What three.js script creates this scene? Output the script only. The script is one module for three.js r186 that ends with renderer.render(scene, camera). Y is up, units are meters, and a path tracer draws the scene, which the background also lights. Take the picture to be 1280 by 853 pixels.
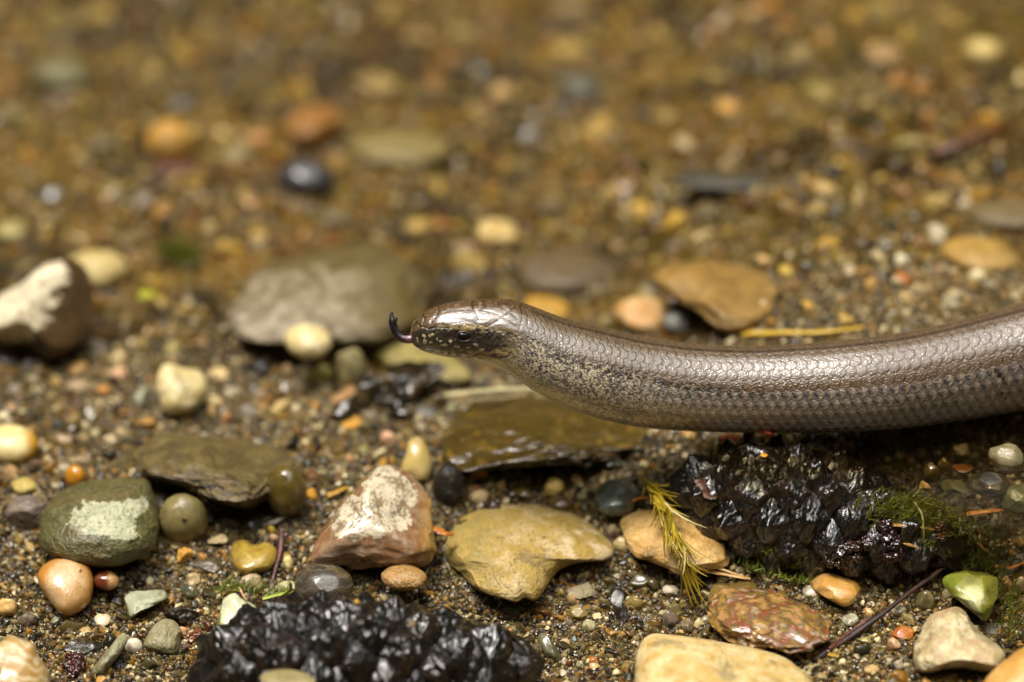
import * as THREE from 'three';
import { mergeGeometries, mergeVertices } from 'three/addons/utils/BufferGeometryUtils.js';

// ---------------------------------------------------------------- camera, sky, sun, exposure
const scene = new THREE.Scene();
const R = Math.PI / 180, PITCH = 30 * R, D0 = 0.5, S = 0.11 / 1280, CX = 640, CY = 426.5;   // S: metres per photo pixel in the plane of focus
const Xv = new THREE.Vector3(1, 0, 0), Fv = new THREE.Vector3(0, -Math.sin(PITCH), -Math.cos(PITCH)), Uv = new THREE.Vector3(0, Math.cos(PITCH), -Math.sin(PITCH));
const TARGET = new THREE.Vector3(0, 0.0208, 0), EYE = TARGET.clone().addScaledVector(Fv, -D0);
const camera = new THREE.PerspectiveCamera(2 * Math.atan((CY * S) / D0) / R, 1280 / 853, 0.05, 60);
camera.position.copy(EYE);
camera.lookAt(TARGET);
camera.focus = D0 - 0.005;
camera.userData.fStop = 10.6;
camera.updateMatrixWorld(true);

const renderer = new THREE.WebGLRenderer();
renderer.shadowMap.enabled = true;
renderer.toneMapping = THREE.LinearToneMapping;
renderer.toneMappingExposure = 1.5;

{ // overcast sky: brightest overhead, a third of that at the horizon
  const W = 256, H = 128, d = new Float32Array(W * H * 4);
  for (let j = 0; j < H; j++) for (let i = 0; i < W; i++) {
    const e = Math.max(0, Math.sin(((j + 0.5) / H - 0.5) * Math.PI)), o = (j * W + i) * 4, L = 2.5 * (1 + 2 * e) / 3;
    d[o] = L * 1.0; d[o + 1] = L * 0.975; d[o + 2] = L * 0.93; d[o + 3] = 1;
  }
  const sky = new THREE.DataTexture(d, W, H, THREE.RGBAFormat, THREE.FloatType);
  sky.mapping = THREE.EquirectangularReflectionMapping;
  sky.needsUpdate = true;
  scene.background = sky;
  scene.environment = sky;
}
const sun = new THREE.DirectionalLight(new THREE.Color().setRGB(1, 0.93, 0.84), 2.9);
sun.position.set(-0.3, 1.0, 0.05);
sun.castShadow = true;
sun.shadow.radius = 40;
Object.assign(sun.shadow.camera, { left: -0.3, right: 0.3, top: 0.3, bottom: -0.3, near: 0.1, far: 3 });
scene.add(sun, sun.target);

// ---------------------------------------------------------------- helpers: random numbers, noise, places
function rng(seed) { let a = (seed * 2654435761) >>> 0; return () => { a = (a + 0x6d2b79f5) | 0; let t = Math.imul(a ^ (a >>> 15), 1 | a); t = (t + Math.imul(t ^ (t >>> 7), 61 | t)) ^ t; return ((t ^ (t >>> 14)) >>> 0) / 4294967296; }; }
const PERM = new Uint8Array(512), GRAD = new Float32Array(256);
{ const r = rng(77), p = [...Array(256).keys()]; for (let i = 255; i > 0; i--) { const j = (r() * (i + 1)) | 0; [p[i], p[j]] = [p[j], p[i]]; } for (let i = 0; i < 512; i++) PERM[i] = p[i & 255]; for (let i = 0; i < 256; i++) GRAD[i] = r() * 2 - 1; }
const sm = (t) => t * t * (3 - 2 * t), clamp = (x, a = 0, b = 1) => Math.min(b, Math.max(a, x)), mix = (a, b, t) => a + (b - a) * t, step = (a, b, x) => sm(clamp((x - a) / (b - a)));
function vn(x, y, z, P = 256) {       // value noise in -1..1, repeating every P cells
  const X = Math.floor(x), Y = Math.floor(y), Z = Math.floor(z), u = sm(x - X), v = sm(y - Y), w = sm(z - Z), h = (i, j, k) => GRAD[PERM[PERM[PERM[i] + j] + k]];
  let x0, x1, y0, y1, z0, z1;
  if (P === 256) { x0 = X & 255; x1 = (X + 1) & 255; y0 = Y & 255; y1 = (Y + 1) & 255; z0 = Z & 255; z1 = (Z + 1) & 255; }
  else { const m = (k) => ((k % P) + P) % P; x0 = m(X); x1 = m(X + 1); y0 = m(Y); y1 = m(Y + 1); z0 = m(Z); z1 = m(Z + 1); }
  return mix(mix(mix(h(x0, y0, z0), h(x1, y0, z0), u), mix(h(x0, y1, z0), h(x1, y1, z0), u), v), mix(mix(h(x0, y0, z1), h(x1, y0, z1), u), mix(h(x0, y1, z1), h(x1, y1, z1), u), v), w);
}
function fbm(x, y, z, oct = 4, P = 256) { let s = 0, a = 0.5, f = 1; for (let i = 0; i < oct; i++) { s += a * vn(x * f + i * 17, y * f + i * 31, z * f, P * f > 256 ? 256 : P * f); a *= 0.5; f *= 2; } return s; }
const lin = (hex) => { const c = new THREE.Color(hex); return [c.r, c.g, c.b]; };   // the linear values of an sRGB colour
const mix3 = (a, b, t) => [mix(a[0], b[0], t), mix(a[1], b[1], t), mix(a[2], b[2], t)], mul3 = (a, k) => [a[0] * k, a[1] * k, a[2] * k];

const RAMP = 10.1;
function gh(x, z) {   // height of the ground
  const mx = x * 1000, mz = z * 1000;
  let h = 1.0 * fbm(mx / 16, 3.3, mz / 16, 3) + 0.45 * fbm(mx / 4.5, 9.1, mz / 4.5, 3) + 0.12 * vn(mx / 1.1, 5, mz / 1.1);
  h += RAMP * step(4, 36, mx) * mix(1, 0.25, step(-8, 14, mz)) * mix(0.75, 1, step(-150, -40, mz));   // the ground rises towards the cone and the animal's trunk
  h -= 5.5 * step(-8, 26, mz) * (mz > 60 ? 0.5 : 1);                              // and falls away towards the near side
  h -= 0.8 * Math.exp(-(((mx - 45) / 26) ** 2) - (((mz + 11) / 7) ** 2));          // a hollow that holds water
  return h * 0.001;
}
function ray(px, py) { return new THREE.Vector3().copy(Fv).multiplyScalar(D0).addScaledVector(Xv, (px - CX) * S).addScaledVector(Uv, -(py - CY) * S).normalize(); }
function onPlane(px, py, h = 0) { const d = ray(px, py); return EYE.clone().addScaledVector(d, (h - EYE.y) / d.y); }
function onGround(px, py, h = 0) { let p = onPlane(px, py, h); for (let i = 0; i < 9; i++) p = onPlane(px, py, h + gh(p.x, p.z)); return p; }
function atDepth(px, py, extra) { const d = ray(px, py); return EYE.clone().addScaledVector(d, (D0 + extra) / d.dot(Fv)); }
const depthOf = (p) => p.clone().sub(EYE).dot(Fv);

const used = new Map();
function numbered(name) { const n = used.get(name) ?? 0; used.set(name, n + 1); return n ? name + '_' + String(n).padStart(3, '0') : name; }
function tag(o, label, category, group, kind) { o.userData = {}; if (label) o.userData.label = label; if (category) o.userData.category = category; if (group) o.userData.group = group; if (kind) o.userData.kind = kind; return o; }
function mesh(name, geo, mat, parent = scene) { const m = new THREE.Mesh(geo, mat); m.name = parent === scene ? numbered(name) : name; m.castShadow = m.receiveShadow = true; parent.add(m); return m; }
function thing(name, label, category, group, at) { const g = new THREE.Group(); g.name = numbered(name); if (at) g.position.copy(at); tag(g, label, category, group); scene.add(g); return g; }
function bufferGeo(pos, idx, col, uv) {
  const g = new THREE.BufferGeometry();
  g.setAttribute('position', new THREE.BufferAttribute(pos instanceof Float32Array ? pos : new Float32Array(pos), 3));
  if (col) g.setAttribute('color', new THREE.BufferAttribute(col instanceof Float32Array ? col : new Float32Array(col), 3));
  if (uv) g.setAttribute('uv', new THREE.BufferAttribute(uv instanceof Float32Array ? uv : new Float32Array(uv), 2));
  if (idx) g.setIndex(Array.isArray(idx) ? idx : new THREE.BufferAttribute(idx, 1));
  g.computeVertexNormals();
  return g;
}

// ---------------------------------------------------------------- textures: grain, relief
function tex(N, M, fn, bytes = 4) {
  const d = new Uint8Array(N * M * 4);
  for (let j = 0; j < M; j++) for (let i = 0; i < N; i++) { const c = fn(i, j), o = (j * N + i) * 4; d[o] = clamp(c[0]) * 255; d[o + 1] = clamp(c[1]) * 255; d[o + 2] = clamp(c[2]) * 255; d[o + 3] = 255; }
  const t = new THREE.DataTexture(d, N, M);
  t.wrapS = t.wrapT = THREE.RepeatWrapping; t.magFilter = THREE.LinearFilter; t.needsUpdate = true;
  return t;
}
const grey = (v) => [v, v, v];
// fine mineral grain: multiplies the stone's colour
const grainFine = tex(512, 512, (i, j) => { const a = fbm(i / 8, j / 8, 1.5, 3, 64), b = vn(i / 2.5, j / 2.5, 7, 205), k = 0.84 + 0.2 * a + 0.12 * b; return [k, k * (0.99 + 0.02 * a), k * (0.97 + 0.05 * a)]; });
const grainCoarse = tex(512, 512, (i, j) => {
  const a = fbm(i / 16, j / 16, 4.5, 4, 32), b = vn(i / 4, j / 4, 2, 128), s = vn(i / 3 + 50, j / 3, 9, 171);
  let k = 0.8 + 0.3 * a + 0.16 * b;
  if (s > 0.72) k *= 0.55; if (s < -0.8) k = 0.98;
  return [k, k * 0.985, k * (0.95 + 0.08 * a)];
});
const bumpFine = tex(512, 512, (i, j) => grey(0.5 + 0.4 * fbm(i / 10, j / 10, 3, 4, 51.2 | 0)));
const bumpCoarse = tex(512, 512, (i, j) => { const a = fbm(i / 32, j / 32, 6, 5, 16), p = vn(i / 6, j / 6, 12, 85); return grey(0.5 + 0.55 * a - (p > 0.6 ? (p - 0.6) * 0.8 : 0)); });
for (const t of [grainFine, grainCoarse, bumpFine, bumpCoarse]) t.repeat.set(110, 110);        // uv are metres: one tile is 9 mm
const wetRough = tex(512, 512, (i, j) => grey(0.5 + 0.6 * fbm(i / 40, j / 40, 8, 4, 13)));
wetRough.repeat.set(60, 60);

function stoneMaterial(rough, bump, coarse, extra = {}) {
  return new THREE.MeshPhysicalMaterial({ vertexColors: true, roughness: rough, map: coarse ? grainCoarse : grainFine, bumpMap: coarse ? bumpCoarse : bumpFine, bumpScale: bump, ...extra });
}
const M = {
  smooth: stoneMaterial(0.3, 0.00006, false),
  wet: stoneMaterial(0.17, 0.00005, false, { clearcoat: 0.6, clearcoatRoughness: 0.12 }),
  rough: stoneMaterial(0.46, 0.00022, true),
  dry: stoneMaterial(0.6, 0.0002, true),
  black: stoneMaterial(0.3, 0.0003, true, { clearcoat: 0.55, clearcoatRoughness: 0.16 }),
  plant: new THREE.MeshPhysicalMaterial({ vertexColors: true, roughness: 0.35, map: grainFine, bumpMap: bumpFine, bumpScale: 0.00004 }),
};
// ---------------------------------------------------------------- the ground: one sheet, fine in view, coarse beyond, banked up against the stones
const footprints = [], cells = new Map();
function nearStones(x, z) { return cells.get(Math.floor(x / 0.006) + ',' + Math.floor(z / 0.006)) ?? []; }
function addFootprint(f) {
  footprints.push(f);
  const R1 = Math.max(f[2], f[3]) + 0.003;
  for (let a = Math.floor((f[0] - R1) / 0.006); a <= Math.floor((f[0] + R1) / 0.006); a++) for (let b = Math.floor((f[1] - R1) / 0.006); b <= Math.floor((f[1] + R1) / 0.006); b++) { const k = a + ',' + b; if (!cells.has(k)) cells.set(k, []); cells.get(k).push(f); }
}
function banked(x, z) {
  let up = 0;
  for (const f of nearStones(x, z)) { const d = Math.hypot((x - f[0]) / f[2], (z - f[1]) / f[3]), gap = (d - 0.92) * Math.min(f[2], f[3]) * 1000; if (gap < 2.5) up = Math.max(up, Math.min(1.0, f[4] * 420) * Math.exp(-Math.max(0, gap) * 1.1)); }
  return gh(x, z) + up * 0.001 * (0.65 + 0.6 * vn(x * 700, 3, z * 700));
}
function buildGround() {
  const axis = (lo, hi, fine, far) => { const a = []; let p = lo, st = fine; const left = []; while (p > -far) { st *= 1.5; p -= st; left.unshift(p); } for (let q = lo; q <= hi + 1e-9; q += fine) a.push(q); p = hi; st = fine; const right = []; while (p < far) { st *= 1.5; p += st; right.push(p); } return [...left, ...a, ...right]; };
  const xs = axis(-0.085, 0.085, 0.00042, 40), zs = axis(-0.165, 0.05, 0.00048, 40), n = xs.length, m = zs.length;
  const pos = new Float32Array(n * m * 3), col = new Float32Array(n * m * 3), uv = new Float32Array(n * m * 2), idx = new Uint32Array((n - 1) * (m - 1) * 6);
  const dark = lin('#3a2b0a'), mid = lin('#7c5e1c'), pale = lin('#a88a38'), rust = lin('#8a5a10'), olive = lin('#6c5c18');
  for (let j = 0, k = 0; j < m; j++) for (let i = 0; i < n; i++, k++) {
    const x = xs[i], z = zs[j], far = Math.max(Math.abs(x) - 0.09, Math.abs(z + 0.05) - 0.12, 0);
    const a = x * 1000, b = z * 1000;
    pos.set([x, far > 0.3 ? 0 : banked(x, z), z], k * 3);
    let c = mix3(dark, mid, step(-0.25, 0.3, fbm(a / 9, 1, b / 9, 4)));
    c = mix3(c, pale, step(0.1, 0.5, fbm(a / 5 + 40, 2, b / 5, 4)) * 0.6);
    c = mix3(c, rust, step(0.15, 0.5, fbm(a / 14 + 9, 6, b / 14, 3)) * 0.5);
    c = mix3(c, olive, step(0.1, 0.4, fbm(a / 20 + 70, 8, b / 20, 3)) * 0.6);
    const kk = 0.6 + 0.35 * vn(a / 0.9, 4, b / 0.9); col.set([c[0] * kk, c[1] * kk * 0.97, c[2] * kk * 0.8], k * 3);
    uv.set([x, z], k * 2);
  }
  for (let j = 0, o = 0; j < m - 1; j++) for (let i = 0; i < n - 1; i++, o += 6) { const a = j * n + i; idx.set([a, a + n, a + 1, a + 1, a + n, a + n + 1], o); }
  const mat = new THREE.MeshPhysicalMaterial({ vertexColors: true, map: grainCoarse, roughness: 0.46, roughnessMap: wetRough, bumpMap: bumpCoarse, bumpScale: 0.0003 });
  tag(mesh('ground', bufferGeo(pos, idx, col, uv), mat), 'wet silt and grit of the bank', null, null, 'structure');
}

// ---------------------------------------------------------------- an unseen wooded bank added all round: narrows the sky, darkens reflections
{
  const n = 240, m = 60, pos = [], col = [], uv = [], idx = [], a0 = lin('#2c3018'), b0 = lin('#4a4a22');
  for (let j = 0; j <= m; j++) for (let i = 0; i <= n; i++) {
    const k = i % n, ang = (k / n) * 2 * Math.PI, t = j / m, rad = 2.4 + 2.0 * t, x = Math.cos(ang) * rad, z = Math.sin(ang) * rad, f = fbm(x * 3, t * 8, z * 3, 5), high = 6.4 - 0.5 * Math.sin(ang);
    pos.push(x + f * 0.5, Math.sin(t * Math.PI * 0.5) * high * (1 + 0.4 * f) - 0.02, z + f * 0.5);
    col.push(...mix3(a0, b0, step(-0.3, 0.3, f))); uv.push(x, z);
  }
  for (let j = 0; j < m; j++) for (let i = 0; i < n; i++) { const a = j * (n + 1) + i, b = a + n + 1; idx.push(a, b, a + 1, a + 1, b, b + 1); }
  tag(mesh('added_dark_bank', bufferGeo(pos, idx, col, uv), new THREE.MeshStandardMaterial({ vertexColors: true, roughness: 0.95, side: THREE.DoubleSide })), 'unseen dark wooded slope added all round to narrow the sky', null, null, 'structure');
}

// ---------------------------------------------------------------- stones: shared sphere grids
const spheres = new Map();
function sphere(detail) {
  if (!spheres.has(detail)) { const g = new THREE.IcosahedronGeometry(1, detail); g.deleteAttribute('normal'); g.deleteAttribute('uv'); spheres.set(detail, mergeVertices(g, 1e-5)); }
  return spheres.get(detail);
}
function closedCurve(pts, n = 160) {
  const c = new THREE.CatmullRomCurve3(pts.map((p) => new THREE.Vector3(p[0], p[1], 0)), true, 'centripetal');
  return c.getPoints(n).map((p) => [p.x, p.y]);
}
function radial(poly, cx, cy, n = 180) {      // outline -> distance from the centre for n angles
  const out = new Float32Array(n);
  for (let k = 0; k < n; k++) {
    const a = (k / n) * 2 * Math.PI, dx = Math.cos(a), dy = Math.sin(a);
    let best = 0;
    for (let i = 0; i < poly.length; i++) {
      const [ax, ay] = poly[i], [bx, by] = poly[(i + 1) % poly.length], ex = bx - ax, ey = by - ay, den = dx * ey - dy * ex;
      if (Math.abs(den) < 1e-9) continue;
      const t = ((ax - cx) * ey - (ay - cy) * ex) / den, u = ((ax - cx) * dy - (ay - cy) * dx) / den;
      if (t > 0 && u >= 0 && u <= 1) best = Math.max(best, t);
    }
    out[k] = best || 1;
  }
  return out;
}
const inside = (poly, x, y) => { let r = false; for (let i = 0, j = poly.length - 1; i < poly.length; j = i++) { const [xi, yi] = poly[i], [xj, yj] = poly[j]; if (yi > y !== yj > y && x < ((xj - xi) * (y - yi)) / (yj - yi) + xi) r = !r; } return r; };
let stoneSeed = 1;
const SILT = lin('#6b5830');
// A stone: x, y, w, h are its outline in the photograph, turned into a place on the ground and a real size with a real depth.
function stoneShape(o) {
  const r = rng(o.seed ?? stoneSeed++), sd = r() * 200, k0 = S;
  let { x, y, w, h } = o, poly = null;
  if (o.poly) {
    const lo = [Infinity, Infinity], hi = [-Infinity, -Infinity];
    for (const p of o.poly) for (const c of [0, 1]) { lo[c] = Math.min(lo[c], p[c]); hi[c] = Math.max(hi[c], p[c]); }
    w = hi[0] - lo[0]; h = hi[1] - lo[1]; x ??= (lo[0] + hi[0]) / 2; y ??= (lo[1] + hi[1]) / 2;
    poly = closedCurve(o.poly);
  } else if (o.tilt) {
    const t = o.tilt * R; poly = []; for (let i = 0; i < 60; i++) { const a = i / 60 * 2 * Math.PI, c = Math.cos(a) * w / 2, s = Math.sin(a) * h / 2; poly.push([x + c * Math.cos(t) - s * Math.sin(t), y - c * Math.sin(t) - s * Math.cos(t)]); }
    const e = (q) => Math.max(...poly.map((p) => p[q])) - Math.min(...poly.map((p) => p[q])); w = e(0); h = e(1);
  }
  let p0 = onGround(x, y, 0), sc = S * depthOf(p0) / D0;
  const ax = (w / 2) * sc, hh = (h / 2) * sc;
  let az = Math.min(ax * (o.deep ?? 0.85), hh / Math.sin(PITCH) * 0.86), ay = Math.sqrt(Math.max(hh * hh - (az * Math.sin(PITCH)) ** 2, (hh * 0.2) ** 2)) / Math.cos(PITCH);
  const sink = o.sink ?? 0.3, lift = (o.on ?? 0) * 0.001, cy = ay * (1 - sink) + lift;
  const c = onGround(x, y, cy);
  sc = S * depthOf(c) / D0;
  const detail = clamp(Math.round((w / 2) * 1.1 / (o.blur ? 4.5 : 2.6)) , 3, 44);
  const g = sphere(detail), src = g.attributes.position.array, n = src.length / 3, pos = new Float32Array(n * 3), col = new Float32Array(n * 3), uv = new Float32Array(n * 2);
  const ang = o.ang ?? 0.35 * r(), facets = [];
  for (let i = 0; i < 9; i++) { const d = new THREE.Vector3(r() - 0.5, r() - 0.4, r() - 0.5).normalize(); facets.push([d.x, d.y, d.z, 1 - ang * (0.15 + 0.6 * r())]); }
  const lay = o.lay ?? 0.6, rad = poly && radial(poly, x, y), lump = o.lump ?? 0.1, turn = r() * 6.28, ct = poly ? 1 : Math.cos(turn * 0.15), st = poly ? 0 : Math.sin(turn * 0.15);
  const rell = (a) => 1 / Math.hypot(Math.cos(a) / ax, Math.sin(a) / hh);
  const base = lin(o.c), second = lin(o.c2 ?? o.c), relief = o.relief ?? 0.03;
  const paint = o.paint;
  for (let i = 0; i < n; i++) {
    let ux = src[i * 3], uy = src[i * 3 + 1], uz = src[i * 3 + 2];
    const nx = ux, ny = uy, nz = uz;
    for (const [fx, fy, fz, fo] of facets) { const t = ux * fx + uy * fy + uz * fz; if (t > fo) { const k = (t - fo) * 0.92; ux -= fx * k; uy -= fy * k; uz -= fz * k; } }
    const f1 = fbm(nx * 1.3 + sd, ny * 1.3, nz * 1.3, 2), f2 = fbm(nx * 5 + sd, ny * 5 + 9, nz * 5, 4);
    const q = 1 + lump * f1 + relief * f2;
    let wx = ux * q * ax, wy = uy * q * ay, wz = uz * q * az;
    if (!poly) { const t = wx * ct - wz * st; wz = wx * st + wz * ct; wx = t; }
    else {
      const fu = wy * Uv.y + wz * Uv.z, ff = wy * Fv.y + wz * Fv.z, a = Math.atan2(fu, wx);
      const deg = ((-a / (2 * Math.PI) + 1) % 1) * rad.length, i0 = Math.floor(deg) % rad.length, rp = mix(rad[i0], rad[(i0 + 1) % rad.length], deg - Math.floor(deg)) * sc;
      const k = rp / rell(a) * (o.fit ?? 1), nu = fu * k; wx *= k;
      const fl = ff + lay * nu; wy = nu * Uv.y + fl * Fv.y; wz = nu * Uv.z + fl * Fv.z;   // lay: how far the stone lies flat
    }
    pos[i * 3] = wx; pos[i * 3 + 1] = wy; pos[i * 3 + 2] = wz;
    const m1 = fbm(wx * 900 + sd, wy * 900, wz * 900, 4), m2 = vn(wx * 5200 + sd, wy * 5200, wz * 5200);
    let cc = mix3(base, second, step(-0.25, 0.25, m1 + (o.bias ?? 0)));
    cc = mul3(cc, 1 + 0.22 * f2 + 0.1 * m2);
    const silt = fbm(wx * 420 + sd * 3, wy * 420, wz * 420, 3) + 0.3 * m2;
    if (paint) cc = paint(cc, { x: wx, y: wy, z: wz, nx, ny, nz, m1, m2, f2, cx: c.x, cy: c.y, cz: c.z, px: x + wx / sc, py: y - (wy * Uv.y + wz * Uv.z) / sc });
    if (o.silt !== 0) cc = mix3(cc, SILT, step(0.2, 0.36, silt + (o.silt ?? 0)) * 0.6);
    col[i * 3] = clamp(cc[0] * 0.94, 0.004, 0.85); col[i * 3 + 1] = clamp(cc[1] * 0.92, 0.004, 0.85); col[i * 3 + 2] = clamp(cc[2] * 0.8, 0.003, 0.85);
    uv[i * 2] = Math.atan2(ny * 0.9, nz) * Math.max(ay, az); uv[i * 2 + 1] = nx * ax * 1.2 + sd;
  }
  if (!o.on) addFootprint([c.x, c.z, ax, az, ay]);
  return { geo: bufferGeo(pos, g.index.array.slice(), col, uv), at: c };
}
function addStone(o) {
  const { geo, at } = stoneShape(o), m = mesh(o.name ?? (Math.max(o.w ?? 99, o.h ?? 0) > 45 ? 'stone' : 'pebble'), geo, M[o.mat ?? (o.blur ? 'rough' : 'smooth')]);
  m.position.copy(at);
  return tag(m, o.label, o.category ?? (m.name.startsWith('stone') ? 'stone' : 'pebble'), o.group);
}
// ---------------------------------------------------------------- stones one can describe one by one
const face = (poly, px, py, wob, q) => inside(poly, px + wob * (q.m2 * 4 + q.f2 * 9 + q.m1 * 7), py + wob * (q.m1 * 6 - q.m2 * 3 + q.f2 * 6)) && q.m2 + q.f2 < 0.75;
const PATCH = [[87, 652], [98, 636], [110, 624], [128, 626], [145, 625], [160, 621], [183, 621], [185, 632], [172, 646], [171, 660], [179, 670], [176, 676], [160, 672], [140, 668], [112, 665], [95, 658]];
const CRUST = [[466, 582], [486, 583], [505, 597], [517, 612], [520, 626], [510, 642], [503, 657], [486, 667], [468, 668], [445, 674], [425, 671], [412, 655], [415, 640], [432, 625], [447, 615], [458, 600]];
const LIT_BARE = [[-30, 400], [-5, 372], [20, 350], [42, 330], [62, 318], [82, 326], [84, 345], [72, 362], [78, 380], [60, 405], [40, 425], [0, 428], [-30, 415]];  // bare white side of the stone, the light falling on it painted in
const landmarks = [];
const hero = (near, o) => { landmarks.push([near, o.x ?? o.poly.reduce((s, p) => s + p[0], 0) / o.poly.length, o.y ?? o.poly.reduce((s, p) => s + p[1], 0) / o.poly.length]); return addStone(o); };

hero('the green stone with the pale patch', { label: 'rounded olive green stone with a pale grey patch on top', c: '#625d36', c2: '#524f2e', mat: 'rough', lump: 0.05, ang: 0, sink: 0.22,
  poly: [[48, 655], [55, 635], [70, 618], [88, 608], [110, 601], [140, 598], [165, 598], [182, 602], [190, 620], [197, 645], [198, 668], [192, 685], [175, 697], [150, 706], [120, 708], [90, 704], [65, 694], [52, 680]],
  paint: (c, q) => face(PATCH, q.px, q.py, 0.8, q) ? mix3(lin('#c2c4ad'), lin('#a9af98'), step(-0.2, 0.4, q.m1 + 0.3 * q.m2)) : mix3(c, lin('#8c8a62'), step(0.1, 0.5, q.m2) * 0.3) });
hero('the pinkish tan pebble', { silt: 0, label: 'smooth pinkish tan pebble with ochre rim and a tiny dark speck', name: 'pebble', c: '#dcb994', c2: '#d3a878', mat: 'wet', lump: 0.04, ang: 0, relief: 0.004, sink: 0.2,
  poly: [[46, 718], [53, 707], [65, 700], [80, 697], [96, 698], [108, 704], [114, 716], [116, 735], [112, 753], [103, 763], [90, 769], [78, 767], [66, 756], [55, 741], [48, 729]],
  paint: (c, q) => Math.hypot(q.px - 102, q.py - 713) < 2 ? lin('#3a3a20') : mix3(c, lin('#c58a3e'), step(0.62, 0.95, Math.hypot((q.px - 84) / 34, (q.py - 728) / 38))) });
hero('the round flat olive pebble', { label: 'round flat olive brown pebble with one dark dot', name: 'pebble', x: 229, y: 650, w: 62, h: 66, c: '#8c8058', c2: '#7d744e', mat: 'smooth', lump: 0.04, ang: 0.1, relief: 0.01,
  paint: (c, q) => Math.hypot(q.px - 232, q.py - 650) < 3 ? lin('#2a2618') : c });
hero('the layered olive slab', { label: 'large flat olive slab with dark broken layered edge', c: '#6c5e36', c2: '#574a2a', mat: 'rough', lump: 0.14, ang: 0.5, sink: 0.4, relief: 0.1, deep: 0.6, lay: 1.0,
  poly: [[165, 568], [185, 550], [230, 543], [290, 545], [340, 553], [372, 572], [385, 592], [370, 615], [345, 640], [322, 650], [300, 645], [270, 632], [240, 612], [200, 600], [175, 592]],
  paint: (c, q) => { const t = (q.py - 545) - (q.px - 165) * 0.2 + q.m1 * 14; return mix3(c, t % 13 < 5 ? lin('#2b2415') : lin('#6d5c3c'), step(24, 34, t) * 0.9); } });
hero('the dark olive lens shaped stone', { label: 'dark olive lens shaped stone leaning on the layered slab', x: 357, y: 614, w: 58, h: 64, c: '#655628', c2: '#57491f', mat: 'wet', lump: 0.05, ang: 0.1, relief: 0.01, on: 1 });
hero('the crusted quartz stone', { label: 'brown translucent quartz stone with rough white crust on top', c: '#8c664a', c2: '#a48874', mat: 'wet', lump: 0.12, ang: 0.4, relief: 0.07, sink: 0.3, deep: 0.7,
  poly: [[470, 580], [452, 590], [440, 605], [420, 633], [400, 660], [385, 690], [383, 702], [400, 708], [430, 707], [455, 710], [480, 709], [510, 712], [532, 708], [547, 692], [546, 670], [541, 648], [537, 622], [525, 602], [505, 589], [488, 581]],
  paint: (c, q) => face(CRUST, q.px, q.py, 1.1, q) ? mix3(lin('#dcd2c2'), lin('#94806c'), step(-0.15, 0.35, q.m1 + 0.7 * q.m2)) : mix3(c, lin('#b08a3c'), step(515, 545, q.px) * 0.7) });
hero('the notched mustard stone', { label: 'large mustard and cream stone with a broken notch in its edge', c: '#b59a52', c2: '#c9b184', mat: 'dry', lump: 0.04, ang: 0.12, relief: 0.016, sink: 0.85, lay: 1.35, deep: 0.6, x: 645, y: 692,
  poly: [[553, 690], [556, 672], [566, 655], [580, 645], [605, 634], [640, 630], [680, 633], [715, 642], [740, 655], [760, 672], [769, 688], [762, 699], [745, 701], [728, 702], [712, 706], [700, 711], [692, 718], [683, 733], [668, 746], [656, 744], [646, 750], [628, 747], [608, 740], [594, 731], [582, 720], [570, 710], [558, 701]],
  paint: (c, q) => { let k = mix3(c, lin('#94832f'), step(-0.05, 0.35, q.m1 + 0.2) * step(640, 590, q.px) * 0.7); k = mix3(k, lin('#dcc7a4'), step(0.0, 0.3, q.m1 + 0.25 * q.m2 + (q.px - 690) * 0.004 - Math.abs(q.py - 690) * 0.005)); return q.m2 > 0.78 && q.m1 < 0 ? lin('#3c3018') : k; } });
hero('the tan stone under the algae', { label: 'flat pitted tan stone lying under the yellow algae strand', c: '#d2a764', c2: '#d9b67c', mat: 'dry', lump: 0.05, ang: 0.3, relief: 0.018, sink: 0.6, lay: 1.3, deep: 0.6, x: 845, y: 676,
  poly: [[775, 656], [780, 645], [792, 637], [810, 632], [835, 634], [860, 641], [885, 654], [905, 668], [911, 690], [908, 706], [890, 713], [872, 715], [858, 718], [845, 716], [832, 709], [820, 704], [808, 700], [795, 697], [785, 686], [776, 672]],
  paint: (c, q) => q.m2 > 0.74 && q.m1 > 0.05 ? lin('#6a5836') : mix3(c, lin('#e6cda2'), step(0.05, 0.4, q.m1) * step(690, 712, q.py)) });
hero('the cream boulder', { label: 'big cream yellow stone cut off by the bottom edge', c: '#e3cfa2', c2: '#d6b878', mat: 'dry', lump: 0.04, ang: 0.15, relief: 0.012, sink: 0.2, x: 905, y: 858,
  poly: [[793, 853], [797, 822], [804, 806], [816, 798], [840, 799], [880, 804], [920, 811], [950, 817], [982, 826], [1002, 840], [1017, 856], [1030, 885], [990, 918], [900, 925], [820, 915], [796, 880]],
  paint: (c, q) => mix3(c, lin('#c49a4c'), step(0.15, 0.45, q.m1) * 0.6) });
hero('the mottled conglomerate stone', { label: 'mottled red, brown and grey conglomerate stone with lumpy wet surface', c: '#8a6a44', c2: '#a08058', mat: 'wet', lump: 0.3, ang: 0.25, relief: 0.14, sink: 0.35, lay: 0.45, deep: 0.8,
  poly: [[887, 775], [888, 755], [898, 742], [915, 738], [940, 738], [968, 741], [1000, 747], [1024, 755], [1040, 775], [1038, 798], [1020, 812], [1000, 815], [985, 816], [960, 808], [930, 812], [912, 802], [897, 792]],
  paint: (c, q) => { const t = q.m1 + 0.3 * q.f2; let k = t > 0.22 ? lin('#b98b62') : t > 0.05 ? lin('#9a7a34') : t > -0.12 ? lin('#6d5a3c') : t > -0.3 ? lin('#8c4a30') : lin('#a99a84'); return mix3(c, mul3(k, 1 + 0.3 * q.m2), 0.85); } });
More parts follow.
